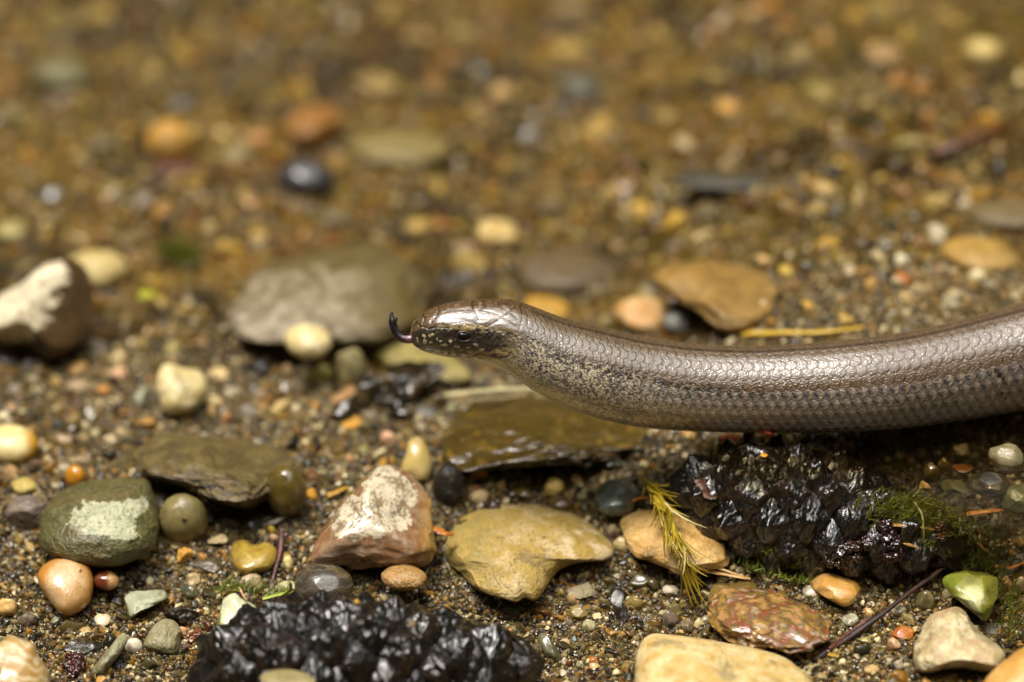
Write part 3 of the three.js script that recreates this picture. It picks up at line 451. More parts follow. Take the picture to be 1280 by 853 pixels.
// ---------------------------------------------------------------- wet black cones
function coneScale(seed, ridge) {
  const r = rng(900 + seed), sd = r() * 90, N = 26, pos = [], col = [], uv = [], idx = [], dark = lin('#0b0807'), brown = lin('#261810'), tip = lin('#3c2a1c');
  for (let i = 0; i <= N; i++) for (let j = 0; j <= N; j++) {
    const p = (i / N) * 2 - 1, q = (j / N) * 2 - 1, x = (p + q) / 2, y = (p - q) / 2, e = (1 - Math.abs(p) ** 2.1) * (1 - Math.abs(q) ** 2.1);
    const n = fbm(x * 2.6 + sd, y * 2.6, 3, 4), k = fbm(x * 8 + sd, y * 5, 6, 3), g = fbm(x * 17 + sd, y * 9, 2, 3);
    let z = 0.62 * Math.pow(Math.max(0, e), 0.55) + ridge * 0.16 * Math.max(0, 1 - Math.abs(x - 0.05 + 0.2 * n) * 3) * (1 - Math.abs(y)) + e * (0.26 * n + 0.11 * k + 0.06 * g) - 0.3 - 0.42 * y * y - 0.15 * x * x;
    z += 0.12 * Math.exp(-(((x - 0.12) / 0.14) ** 2) - ((y / 0.16) ** 2));
    pos.push(x * (1.02 + 0.12 * n), y * (1.02 + 0.12 * k), z);
    const c = mix3(mix3(dark, brown, step(-0.1, 0.4, n + k * 0.6)), tip, step(0.3, 0.55, k) * 0.5);
    col.push(...c); uv.push(x * 0.003 + sd, y * 0.003);
  }
  for (let i = 0; i < N; i++) for (let j = 0; j < N; j++) { const a = i * (N + 1) + j, b = a + N + 1; idx.push(a, a + 1, b, b, a + 1, b + 1); }
  return bufferGeo(pos, idx, col, uv);
}
const SCALES = [0, 1, 2, 3, 4, 5].map((i) => coneScale(i, 0.4 + 0.2 * (i % 3)));
const CONES = [];
// where the line of sight meets a cone, else the ground; h: millimetres above it
function onTop(px, py, h = 0) {
  const d = ray(px, py), p = new THREE.Vector3(), q = new THREE.Vector3();
  for (let t = 0.44; t < 0.56; t += 0.0002) {
    p.copy(EYE).addScaledVector(d, t);
    for (const [A, dir, L, girth] of CONES) { q.copy(p).sub(A); const k = q.dot(dir); if (k > 0 && k < L && q.addScaledVector(dir, -k).length() < girth(k / L) * 1.08) return p.clone().add(new THREE.Vector3(0, h * 0.001, 0)); }
    if (p.y < gh(p.x, p.z)) break;
  }
  return onGround(px, py, h * 0.001);
}
// A, B: ends of the axis; girth: radius along it
function cone(label, A, B, girth, count, seed, o = {}) {
  const r = rng(seed), axis = B.clone().sub(A), L = axis.length(), dir = axis.clone().normalize(), side = new THREE.Vector3().crossVectors(dir, new THREE.Vector3(0, 1, 0)).normalize(), up = new THREE.Vector3().crossVectors(side, dir).normalize();
  const t0 = thing('pine_cone', label, 'cone', 'wet black cones on the ground', A.clone().lerp(B, 0.5));
  CONES.push([A, dir, L, girth]);
  const prof = [], n = 40; for (let i = 0; i <= n; i++) prof.push(new THREE.Vector2(Math.max(0.0001, girth(i / n) * 0.8), (i / n - 0.5) * L));
  const core = new THREE.LatheGeometry(prof, 40), cc = new Float32Array(core.attributes.position.count * 3); for (let i = 0; i < cc.length; i += 3) cc.set(lin('#0d0a08'), i); core.setAttribute('color', new THREE.BufferAttribute(cc, 3));
  const cm = mesh('core', core, M.black, t0); cm.quaternion.setFromUnitVectors(new THREE.Vector3(0, 1, 0), dir);
  let area = 0; const cum = [0]; for (let i = 0; i < 200; i++) { area += 2 * Math.PI * girth((i + 0.5) / 200) * L / 200; cum.push(area); }
  const size = Math.sqrt(area / count) * (o.size ?? 0.84);
  for (let k = 0; k < count; k++) {
    const want = (k + 0.15) / (count - 0.7) * area; let i = 0; while (cum[i + 1] < want) i++;
    const t = (i + (want - cum[i]) / (cum[i + 1] - cum[i])) / 200, a = k * 2.399963 + seed, g = girth(t), slope = (girth(Math.min(1, t + 0.01)) - girth(Math.max(0, t - 0.01))) / (0.02 * L);
    const nrm = up.clone().multiplyScalar(Math.cos(a)).addScaledVector(side, Math.sin(a)).addScaledVector(dir, -slope).normalize(), p = dir.clone().multiplyScalar((t - 0.5) * L).addScaledVector(up, Math.cos(a) * g).addScaledVector(side, Math.sin(a) * g);
    const lean = nrm.clone().addScaledVector(dir, (o.lean ?? -0.04) + (r() - 0.5) * 0.22).normalize(), tx = new THREE.Vector3().crossVectors(lean, dir).normalize(), ax = new THREE.Vector3().crossVectors(tx, lean).normalize();
    const s = mesh('cone_scale', SCALES[(r() * 6) | 0], o.mat ?? M.black, t0), sz = size * (0.86 + 0.3 * r()) ;
    s.quaternion.setFromRotationMatrix(new THREE.Matrix4().makeBasis(ax.clone(), tx.clone(), lean.clone()));
    s.position.copy(p).addScaledVector(nrm, -0.00005); s.scale.set(sz * 0.96, sz * 1.06, sz * (0.62 + 0.4 * r()));
  }
  for (const e of [0, 1]) {                      // the scales that close the ends
    const s = mesh('cone_scale', SCALES[e], M.black, t0), nrm = dir.clone().multiplyScalar(e ? 1 : -1);
    s.quaternion.setFromUnitVectors(new THREE.Vector3(0, 0, 1), nrm); s.position.copy(dir).multiplyScalar((e - 0.5) * L * 0.985); s.scale.setScalar(size * 0.9);
  }
  return t0;
}
const egg = (R0, blunt = 0.5) => (t) => R0 * Math.pow(Math.sin(Math.PI * Math.pow(clamp(t, 0.004, 0.996), blunt)), 0.62);
cone('black wet cone lying in front of the mustard stone', onGround(244, 848, 0.0022), onGround(668, 832, 0.0034), egg(0.0076, 0.72), 76, 3);
cone('brownish black cone with moss on one end under the slow worm', onGround(842, 602, 0.0032), onGround(1196, 692, 0.0026), egg(0.0068, 0.86), 72, 8);
for (const c of CONES) for (let i = 1; i < 8; i++) { const p = c[0].clone().addScaledVector(c[1], c[2] * i / 8); addFootprint([p.x, p.z, c[3](i / 8) * 0.8, c[3](i / 8) * 0.8, 0.002]); }
buildGround();
// ---------------------------------------------------------------- the slow worm
{
  const OUT = [[513.5, 414, 421], [514.2, 409, 426.5], [516, 404, 430], [519, 399.2, 433.2], [523, 395.2, 436], [529, 390.6, 439], [536, 387, 441.5], [547, 382.6, 444.4], [560, 379, 446.6], [573, 377, 448], [586, 375.6, 449.4], [598, 374.6, 452], [611, 374, 456], [624, 373.8, 461.5], [637, 374.3, 468.5], [650, 377, 477], [661, 381, 485], [673, 385.5, 492.5], [686, 390.6, 499.6], [698, 395, 505.2], [710, 398.8, 510.4], [723, 402, 515.2], [740, 406, 521], [760, 410.6, 526.4], [782, 416, 531.5], [803, 420.6, 535], [824, 424.2, 537.2], [866, 429.6, 539.6], [909, 432, 540.8], [950, 432.4, 541.4], [993, 430, 541.4], [1025, 428, 541.4], [1056, 425, 540.6], [1088, 421.4, 539.2], [1120, 417, 536.8], [1152, 411, 533.4], [1183, 404, 529], [1215, 396, 524.4], [1246, 387.4, 519.4], [1280, 378, 514], [1310, 369, 508.4], [1340, 359, 502]];
  const at = (x, q) => {                     // smooth look-up in the outline table
    let i = 0; while (i < OUT.length - 2 && OUT[i + 1][0] < x) i++;
    const p1 = OUT[i], p2 = OUT[i + 1], p0 = OUT[Math.max(0, i - 1)], p3 = OUT[Math.min(OUT.length - 1, i + 2)], t = clamp((x - p1[0]) / (p2[0] - p1[0]));
    const d = p2[0] - p1[0], m1 = (p2[q] - p0[q]) / (p2[0] - p0[0] || 1) * d, m2 = (p3[q] - p1[q]) / (p3[0] - p1[0] || 1) * d, t2 = t * t, t3 = t2 * t;
    return (2 * t3 - 3 * t2 + 1) * p1[q] + (t3 - 2 * t2 + t) * m1 + (-2 * t3 + 3 * t2) * p2[q] + (t3 - t2) * m2;
  };
  const mid = (x) => (at(x, 1) + at(x, 2)) / 2, half = (x) => Math.max(0.4, (at(x, 2) - at(x, 1)) / 2);
  const X0 = 513.5, XH = 812, XE = 1340;
  const smap = (x) => (x - X0) * S * 1000 * 1.012;                    // millimetres along the body
  const SH = smap(XH), TILE = 46;
  // lattice of scales: small on the neck, larger on the trunk
  const pitch = (s) => mix(0.6, 1.16, step(9, 38, s)), K = [0];
  for (let i = 1; i <= 2000; i++) K.push(K[i - 1] + 0.05 / pitch((i - 0.5) * 0.05));
  const lattice = (s) => { const f = clamp(s / 0.05, 0, 1999), i = Math.floor(f); return mix(K[i], K[i + 1], f - i); };
  const ROWS = 26;
  function scaleAt(s, w) {
    const a = lattice(s), c = (((w / 360) * ROWS) % ROWS + ROWS) % ROWS, j0 = Math.round(c);
    let best = null;
    for (let dj = -1; dj <= 1; dj++) {
      const j = j0 + dj, off = (j & 1) * 0.5, dc = c - j;
      for (let i = Math.floor(a - off) - 1; i <= Math.floor(a - off) + 1; i++) {
        const da = a - off - i, q = (da / 0.98) ** 2 + (dc / 0.7) ** 2;
        if (q < 1 && (!best || i + off < best.i)) best = { i: i + off, j: (j + ROWS) % ROWS, da, dc, e: 1 - Math.sqrt(q) };
      }
    }
    return best ?? { i: 0, j: 0, da: 0, dc: 0, e: 0.3 };
  }
  const GROOVES = [[[596, 415], [598, 408], [592, 402.5], [583, 399.8], [572, 398.6], [562, 397]], [[608, 410], [615, 405], [624, 399.5], [632, 394], [638, 389], [645, 383]], [[600, 388.5], [612, 391], [624, 395.4], [636, 402], [645, 408]],
    [[590, 380], [592, 388], [596, 394], [598, 400]], [[556, 391], [566, 389], [578, 388], [590, 388]], [[545, 382], [549, 389], [546, 396], [541, 403]], [[526, 393], [531, 398], [529, 405]], [[620, 378], [628, 385], [637, 391], [646, 399]],
    [[648, 379], [652.5, 390], [653, 400], [649, 411]], [[519, 403], [526, 408.5], [536, 411], [548, 409.5], [562, 411]], [[540, 386], [553, 381.5], [570, 380.5]], [[655, 384], [660, 394], [660, 406]], [[604, 377], [606, 384], [600, 388.5]]];
  const MOUTH = [[514, 427], [520, 431], [529, 434.6], [541, 436.4], [556, 437.6], [570, 439], [584, 441.6], [596, 444.5]];
  const toW = (x, y) => (Math.acos(clamp((mid(x) - y) / half(x), -1, 1)) / R - 30) * half(x) * R;
  const curves = GROOVES.map((g) => g.map(([x, y]) => [x, toW(x, y)])), mouth = MOUTH.map(([x, y]) => [x, toW(x, y)]);
  const near = (line, x, y) => { let d = 99; for (let i = 0; i < line.length - 1; i++) { const [ax, ay] = line[i], [bx, by] = line[i + 1], ex = bx - ax, ey = by - ay, t = clamp(((x - ax) * ex + (y - ay) * ey) / (ex * ex + ey * ey)); d = Math.min(d, Math.hypot(x - ax - t * ex, y - ay - t * ey)); } return d; };
  const SPOTS = [[530, 420, 1.6, 3], [537, 420, 1.8, 2.6], [531, 427, 2.4, 3.6], [538.5, 428, 2.6, 2], [541, 418.5, 3, 1.6], [556, 431.4, 4.6, 1.8], [571.5, 433.6, 3.8, 2], [522, 425, 1.4, 3.4], [563, 427, 2, 2.4], [546, 424, 1.6, 1.4], [551, 427, 1.6, 1.2], [534, 437.2, 3, 1.6], [547, 439, 3.6, 2.4], [527, 434.6, 3, 1.2], [566, 439.4, 3.2, 2], [567, 443.6, 3.6, 2.6, 1], [556.5, 442, 2.6, 3, 1], [579, 444.6, 4.2, 2.4, 1], [589, 443, 4, 2, 1], [543, 443, 2.4, 1, 1], [595, 447.5, 4.6, 2, 1], [585, 434.5, 4, 1.2], [596, 431, 3.4, 1.6], [603, 437, 3.6, 1.4], [520, 411, 1.6, 2.6], [527, 407, 1.6, 2]];
  const C = { shield: lin('#5a452c'), shieldDark: lin('#322516'), mask: lin('#1c120c'), cheek: lin('#9a8558'), throat: lin('#d8d2ac'), cream: lin('#b2a68a'), lip: lin('#c6b78e'), green: lin('#dce0c6'), back: lin('#5c4a37'), neck: lin('#5c4930'), flank: lin('#6c6460'), ink: lin('#24242a'), orange: lin('#b8957a'), belly: lin('#45403a'), line: lin('#2c2118') };
  function skin(x, v) {                       // x: place along the animal, v: angle round it, 0 at the upper edge of its outline
    const s = smap(x), b = half(x), wd = ((v - 30 + 540) % 360) - 180, w = Math.abs(wd), arc = w * b * R;     // w: degrees from the middle of the back
    const y = mid(x) - b * Math.cos((w + 30) * R), n1 = fbm(x / 7 + 9, arc / 4, 2, 3), n2 = vn(x / 1.7, arc / 1.3, 8), n3 = vn(x / 3.1, arc / 2.6, 5), n4 = vn(x / 1.75, arc / 1.6, 15);
    const body = step(640, 668, x + (w - 40) * 0.25), sc = scaleAt(s, wd), rnd = GRAD[PERM[PERM[(sc.i * 2) & 255] + sc.j]];
    const edge = step(0.0, 0.16, sc.e);
    let h = 0.3 + 0.3 * sc.da - 0.3 * sc.dc * sc.dc + 0.16 * step(0, 0.22, sc.e), c;
    const wl = mix(mix(50, 54, step(600, 740, x)), 64, step(760, 960, x)) + n1 * 7;
    // --- trunk and neck
    const young = 1 - step(730, 930, x), lineFade = 1 - step(900, 1040, x);
    let top = mix3(C.back, C.neck, young * 0.85 * (1 - step(690, 790, x) * 0.6));
    top = mul3(top, 1 + 0.14 * rnd + 0.2 * n2 * 0.6);
    top = mix3(top, C.line, (1 - step(0, 0.34, sc.e)) * mix(0.34, 0.5 * step(0.5, 0.85, sc.da) * step(0.45, 0.1, Math.abs(sc.dc)), step(700, 800, x)) * (0.6 + 0.6 * n3) + step(0.0, 0.5, n2 + n3 * 0.5) * 0.4 * young);
    top = mix3(top, C.line, (1 - step(1.2, 4.4, w + n2 * 0.8)) * 0.75);                           // the line along the spine
    let flank = mix3(C.flank, C.cream, young * step(0.0, 0.35, -n3 * 0.35 - n4 * 0.55 + rnd * 0.14 + 0.1));
    const slash = Math.exp(-(((sc.da * 0.75 - sc.dc * 1.0 - 0.12 + n2 * 0.12) / 0.2) ** 2)) * step(-0.6, -0.2, sc.da), speckled = step(-0.05, 0.3, -sc.da * 0.3 + n2 * 0.35 + n4 * 0.5 + n3 * 0.15 - 0.02);
    flank = mix3(flank, C.ink, mix(slash * 0.95, speckled * 0.84, young));
    const fleck = Math.exp(-(((sc.da - 0.62) / 0.2) ** 2) - (((Math.abs(sc.dc) - 0.25) / 0.2) ** 2)) * (0.7 + 0.5 * n2);
    flank = mix3(flank, mix3(C.orange, C.cream, 0.5 + 0.5 * rnd), clamp(fleck) * 0.8 * (1 - young * 0.7));
    const throat = step(80, 125, w + n1 * 12) * (1 - step(640, 760, x));
    flank = mix3(flank, mul3(C.throat, 1 + 0.25 * n2), throat * (0.9 - 0.5 * step(0.3, 0.6, n3)));
    flank = mix3(flank, C.belly, step(118, 150, w) * step(700, 820, x) * 0.75);
    flank = mix3(flank, C.ink, step(0.25, 0.55, n4 * 0.8 + n2 * 0.35) * mix(0.25, 0.6, young) * step(-0.3, 0.2, n3));
    flank = mix3(flank, C.cream, step(0.34, 0.62, -n4 * 0.7 + n2 * 0.45) * mix(0.22, 0.5, young));
    top = mix3(top, C.line, step(0.3, 0.7, n4 * 0.7 + n3 * 0.4) * 0.35);
    let trunk = mix3(top, flank, step(wl - 5, wl + 5, w + n2 * 4));
    trunk = mix3(trunk, C.line, (1 - step(2, 7, Math.abs(w - wl) + n2 * 2)) * 0.85 * lineFade * step(-0.6, 0.1, n3));
    // --- head
    const shield = 1 - step(47, 55, w + n1 * 6);
    let gr = 9; if (x < 670 && w < 75) for (const g of curves) gr = Math.min(gr, near(g, x, arc));
    let head = mix3(C.shield, C.shieldDark, step(-0.1, 0.4, n1 + 0.25 * n2) * 0.75);
    head = mix3(head, C.orange, step(0.3, 0.7, vn(x / 5, arc / 5, 30) + n2 * 0.3) * 0.25);
    let side = mix3(C.cheek, C.mask, step(-0.12, 0.22, fbm(x / 6.5, arc / 2.9, 40, 3) + 0.22 * n2));
    const mask = (1 - step(8, 15, Math.abs(y - mix(419, 425, step(520, 580, x)) ) + n1 * 5)) * (1 - step(640, 690, x));
    side = mix3(side, C.mask, Math.max(mask * (0.95 - 0.35 * step(610, 660, x)), (1 - step(524, 590, x - (y - 430) * 1.5)) * 0.7));
    const low = step(-1, 4, y - mix(438, 447, step(520, 600, x)) + n2 * 1.5);
    side = mix3(side, mix3(C.throat, C.mask, step(0.0, 0.3, vn(x / 3.4 - y / 3, 3, 3) + (0.1 - (x - 520) * 0.004)) * 0.5), low);
    side = mix3(side, mul3(C.throat, 0.9 + 0.3 * n2), step(446, 458, y - (x - 560) * 0.16 + n1 * 4));
    for (const [sx, sy, rx, ry, g] of SPOTS) { const d = Math.hypot((x - sx + n3 * 1.5 + n2 * 0.6) / rx, (y - sy + n2 * 1.0 + n4 * 0.8) / ry); if (d < 1.25) side = mix3(side, g ? C.green : C.lip, (1 - step(0.6, 1.2, d)) * (0.7 + 0.3 * n4)); }
    head = mix3(side, head, shield);
    const groove = (1 - step(0.2, 1.3 + 0.6 * n3, gr)) * (0.75 + 0.4 * vn(x / 6, arc / 6, 44));
    head = mix3(head, C.mask, clamp(groove * 0.95));
    const m = near(mouth, x, arc), lips = 1 - step(0.5, 1.7, m);
    head = mix3(head, mix3(C.mask, lin('#5a2a22'), step(515, 535, 560 - x + 10) * 0.6), lips * 0.95);
    const hh = mix(0.5 + 0.12 * n1, 0.5 + 0.16 * step(0.5, 6, gr) + 0.08 * vn(x / 9, arc / 2.6, 70) + 0.025 * n2, shield) - groove * 0.45 - lips * 0.5 + (1 - shield) * 0.16 * vn(x / 3.4, arc / 3, 60);
    for (const [qx, qy, qr] of [[1238, 463, 3.4], [1243, 469, 4], [1248, 474, 2.6], [1247, 492, 3.6], [1252, 497, 2.4]]) trunk = mix3(trunk, C.mask, 1 - step(0.5, 1.1, Math.hypot(x - qx, y - qy) / qr + 0.3 * n2));   // old scuffs
    const rough = mix(mix(0.42, 0.27, shield) + 0.06 * n3, 0.29 + 0.12 * fbm(x / 26, arc / 14, 90, 3) + 0.05 * n2 + 0.1 * step(0.25, 0.5, fbm(x / 12, arc / 9, 130, 3)), body);
    c = mix3(head, trunk, body); h = mix(hh, h * mix(0.75, 1, step(660, 800, x)) + 0.07 * n2 + 0.06 * n4, body) + n2 * 0.03 * (1 - shield);
    return { c, h, rough };
  }
  function maps(x0, x1, N, M) {
    const dc = new Uint8Array(N * M * 4), db = new Uint8Array(N * M * 4), enc = (l) => clamp(l <= 0.0031308 ? l * 12.92 : 1.055 * Math.pow(l, 1 / 2.4) - 0.055) * 255;
    for (let j = 0; j < M; j++) for (let i = 0; i < N; i++) {
      const v = ((j + 0.5) / M) * 360, o = (j * N + i) * 4;
      if (v > 30 && v < 210) {
        const q = skin(mix(x0, x1, (i + 0.5) / N), v);
        dc[o] = enc(q.c[0]); dc[o + 1] = enc(q.c[1]); dc[o + 2] = enc(q.c[2]); dc[o + 3] = db[o + 3] = 255;
        db[o] = db[o + 2] = clamp(q.h) * 255; db[o + 1] = clamp(q.rough) * 255;
      }
    }
    for (let j = 0; j < M; j++) {               // the far flank mirrors the near one
      const v = ((j + 0.5) / M) * 360; if (v > 30 && v < 210) continue;
      const k = Math.round(((((60 - v) % 360) + 360) % 360) / 360 * M - 0.5) % M, from = Math.min(Math.max(k, Math.ceil(30 / 360 * M)), Math.floor(210 / 360 * M) - 1) * N * 4;
      dc.copyWithin(j * N * 4, from, from + N * 4); db.copyWithin(j * N * 4, from, from + N * 4);
    }
    const out = [dc, db].map((d) => { const t = new THREE.DataTexture(d, N, M); t.wrapS = t.wrapT = THREE.MirroredRepeatWrapping; t.magFilter = THREE.LinearFilter; t.needsUpdate = true; return t; });
    out[0].colorSpace = THREE.SRGBColorSpace;
    return { map: out[0], bumpMap: out[1], roughnessMap: out[1] };
  }
  const xTile = X0 + (SH + TILE) / (S * 1000 * 1.012);
  const skinHead = new THREE.MeshPhysicalMaterial({ ...maps(X0, XH, 2048, 1024), roughness: 1, ior: 1.74, bumpScale: 0.00022, clearcoat: 0.7, clearcoatRoughness: 0.2 });
  const skinBody = new THREE.MeshPhysicalMaterial({ ...maps(XH, xTile, 2048, 1024), roughness: 1, ior: 1.74, bumpScale: 0.00022, clearcoat: 0.7, clearcoatRoughness: 0.2 });
  // rings along the animal
  const rings = [];
  const off = (x) => mix(-0.0012, 0.0014, step(560, 900, x)) + step(1040, 1340, x) * 0.005;
  for (let x = X0; x <= XE + 0.01; x += x < 530 ? 0.75 : x < 680 ? 1.5 : 3) {
    const p = atDepth(x, mid(x), off(x)), k = S * (D0 + off(x)) / D0, b = half(x) * k;
    rings.push({ p, u: Uv, f: Fv, b, a: b * mix(mix(1.0, 0.94, step(530, 600, x)), 1.0, step(640, 740, x)), s: smap(x) });
  }
  const last = rings.at(-1).p, path = new THREE.CatmullRomCurve3([rings.at(-2).p, last, new THREE.Vector3(last.x + 0.012, last.y + 0.001, last.z - 0.006), new THREE.Vector3(last.x + 0.03, 0.0125, last.z - 0.022), new THREE.Vector3(last.x + 0.055, 0.008, last.z - 0.045), new THREE.Vector3(last.x + 0.09, 0.0065, last.z - 0.05), new THREE.Vector3(last.x + 0.125, 0.004, last.z - 0.03), new THREE.Vector3(last.x + 0.15, 0.002, last.z + 0.005)]);
  const len = path.getLength(), bl = rings.at(-1).b;
  for (let i = 1; i <= 120; i++) {
    const t = i / 120, tan = path.getTangentAt(t), f = new THREE.Vector3().crossVectors(Uv, tan).normalize(), u = new THREE.Vector3().crossVectors(tan, f).normalize(), b = bl * mix(1, 0.08, Math.pow(t, 1.6));
    if (path.getPointAt(t).x < last.x + 0.0005) continue;
    rings.push({ p: path.getPointAt(t), u, f, b, a: b, s: rings.find((r) => 0) ?? smap(XE) + t * len * 1000 });
  }
  const V = 144, cut = rings.findIndex((r) => r.s > SH), all = [[0, cut + 1, (s) => s / SH], [cut, rings.length, (s) => (s - SH) / TILE]];
  const pos = [], uv = [], idx = [], groups = [];
  all.forEach(([r0, r1, fu], g) => {
    const start = idx.length, base = pos.length / 3;
    for (let i = r0; i < r1; i++) {
      const r = rings[i], xx = X0 + r.s / (S * 1000 * 1.012), x = Math.min(xx, XE);
      for (let j = 0; j <= V; j++) {
        const v = (j / V) * 2 * Math.PI, w = Math.abs(((j / V * 360 - 30 + 540) % 360) - 180);
        let k = 1;
        if (x < 690) {                            // a brow over the eye, a flatter cheek, a fuller jaw
          const hd = 1 - step(640, 690, x), e = (x - 580) / 22;
          k += hd * (0.035 * Math.exp(-e * e) * Math.exp(-(((w - 55) / 14) ** 2)) - 0.05 * Math.exp(-e * e) * Math.exp(-(((w - 74) / 9) ** 2)) + 0.02 * Math.exp(-(((x - 612) / 25) ** 2) - (((w - 96) / 20) ** 2)));
        }
        const q = r.p.clone().addScaledVector(r.u, Math.cos(v) * r.b * k).addScaledVector(r.f, -Math.sin(v) * r.a * k);
        pos.push(q.x, q.y, q.z); uv.push(fu(r.s), j / V);
      }
    }
    for (let i = 0; i < r1 - r0 - 1; i++) for (let j = 0; j < V; j++) { const a = base + i * (V + 1) + j, b = a + V + 1; idx.push(a, a + 1, b, b, a + 1, b + 1); }
    if (g === 0) { const c = pos.length / 3, r = rings[0]; pos.push(r.p.x - 0.00003, r.p.y, r.p.z); uv.push(0, 0.25); for (let j = 0; j < V; j++) idx.push(base + j + 1, base + j, c); }
    groups.push([start, idx.length - start]);
  });
  const geo = bufferGeo(pos, idx, null, uv);
  { // one smooth surface across the seams
    const n = geo.attributes.normal, map = new Map(), key = (i) => Math.round(pos[i * 3] * 1e7) + ',' + Math.round(pos[i * 3 + 1] * 1e7) + ',' + Math.round(pos[i * 3 + 2] * 1e7);
    for (let i = 0; i < n.count; i++) { const k = key(i); if (!map.has(k)) map.set(k, []); map.get(k).push(i); }
    for (const l of map.values()) if (l.length > 1) { const v = new THREE.Vector3(); for (const i of l) v.add(new THREE.Vector3().fromBufferAttribute(n, i)); v.normalize(); for (const i of l) n.setXYZ(i, v.x, v.y, v.z); }
  }
  groups.forEach(([st, c], g) => geo.addGroup(st, c, g));
  const worm = thing('slow_worm', 'slow worm with glossy brown grey scales holding its head up and tongue out', 'lizard');
  mesh('body', geo, [skinHead, skinBody], worm);
  // eye with its lids
  const eyeX = 580, eyeY = 421.2, b0 = half(eyeX) * S, ve = Math.acos((mid(eyeX) - eyeY) / half(eyeX)), ep = atDepth(eyeX, mid(eyeX), off(eyeX)).addScaledVector(Uv, Math.cos(ve) * b0 * 0.925).addScaledVector(Fv, -Math.sin(ve) * b0 * 0.94 * 0.925);
  const en = Uv.clone().multiplyScalar(Math.cos(ve)).addScaledVector(Fv, -Math.sin(ve)).normalize(), up = new THREE.Vector3().crossVectors(en, Xv).normalize();
  const basis = new THREE.Matrix4().makeBasis(Xv, up.clone().multiplyScalar(Math.sign(up.dot(Uv))), new THREE.Vector3().crossVectors(Xv, up.clone().multiplyScalar(Math.sign(up.dot(Uv)))));
  const eyeMat = new THREE.MeshPhysicalMaterial({ color: new THREE.Color().setRGB(0.006, 0.005, 0.005), roughness: 0.1, ior: 1.38 });
  const eye = mesh('eye', new THREE.SphereGeometry(1, 32, 24).scale(9.2 * S, 5.6 * S, 4.6 * S), eyeMat, worm);
  eye.position.copy(ep); eye.quaternion.setFromRotationMatrix(basis);
  const lidPts = []; for (let i = 0; i < 40; i++) { const a = i / 40 * 2 * Math.PI; lidPts.push(new THREE.Vector3(Math.cos(a) * 10 * S * (1 + 0.12 * Math.cos(a)), Math.sin(a) * 6.1 * S, 2.2 * S)); }
  const lidMat = new THREE.MeshPhysicalMaterial({ color: new THREE.Color().setRGB(0.03, 0.02, 0.014), roughness: 0.3, clearcoat: 0.2 });
  const lid = mesh('eyelid', new THREE.TubeGeometry(new THREE.CatmullRomCurve3(lidPts, true), 80, 1.15 * S, 8, true), lidMat, worm);
  lid.position.copy(ep); lid.quaternion.copy(eye.quaternion);
  // forked tongue, curled upwards
  const tp = [[523, 424, 0, 4.6], [515, 424, 0, 5.4], [508, 424.4, 0, 5.2], [501, 422.4, 0, 4.8], [495.5, 417, 0, 4.8], [492.6, 410, 0, 5.0], [491, 404, 0, 5.2], [490.4, 400, 0, 4.8]];
  const fork = [[[490.6, 402, 0.0002, 4.0], [489.6, 397, 0.0003, 3.2], [489.4, 393, 0.0003, 2.2], [490.6, 389.6, 0.0002, 1.0]], [[491.6, 404, -0.0003, 3.2], [494.2, 400, -0.0006, 2.7], [496.4, 396.8, -0.0008, 0.9]]];
  const tube = (pts, cf) => {
    const c = new THREE.CatmullRomCurve3(pts.map(([x, y, d]) => atDepth(x, y, d + off(520)))), n = 36, ps = [], cs = [], uvs = [], ix = [];
    for (let i = 0; i <= n; i++) {
      const t = i / n, p = c.getPoint(t), tan = c.getTangent(t), side = new THREE.Vector3().crossVectors(tan, Fv).normalize(), f = t * (pts.length - 1), k = Math.min(pts.length - 2, Math.floor(f)), r = mix(pts[k][3], pts[k + 1][3], f - k) * S;
      for (let j = 0; j <= 16; j++) { const a = j / 16 * 2 * Math.PI, q = p.clone().addScaledVector(side, Math.cos(a) * r).addScaledVector(Fv, Math.sin(a) * r * 0.75 * (1 - 0.25 * Math.abs(Math.cos(a)))); ps.push(q.x, q.y, q.z); cs.push(...cf(t, a)); uvs.push(t * 0.01, j / 16 * 0.003); }
    }
    for (let i = 0; i < n; i++) for (let j = 0; j < 16; j++) { const a = i * 17 + j, b = a + 17; ix.push(a, b, a + 1, a + 1, b, b + 1); }
    for (const [e, d] of [[0, 1], [n, -1]]) { const k = ps.length / 3, p = c.getPoint(e / n); ps.push(p.x, p.y, p.z); cs.push(...cf(e / n, 0)); uvs.push(0, 0); for (let j = 0; j < 16; j++) d > 0 ? ix.push(e * 17 + j, e * 17 + j + 1, k) : ix.push(e * 17 + j + 1, e * 17 + j, k); }
    return bufferGeo(ps, ix, cs, uvs);
  };
  const root = lin('#6e4a52'), tipc = lin('#110e12'), midc = lin('#2c1a1e');
  const tg = mergeGeometries([tube(tp, (t) => mix3(mix3(root, midc, step(0.18, 0.4, t)), tipc, step(0.4, 0.62, t))), ...fork.map((f) => tube(f, (t) => mix3(tipc, lin('#5c565c'), step(0.8, 1, t))))]);
  mesh('tongue', tg, new THREE.MeshPhysicalMaterial({ vertexColors: true, roughness: 0.28, clearcoat: 0.5, bumpMap: bumpFine, bumpScale: 0.00005 }), worm);
}
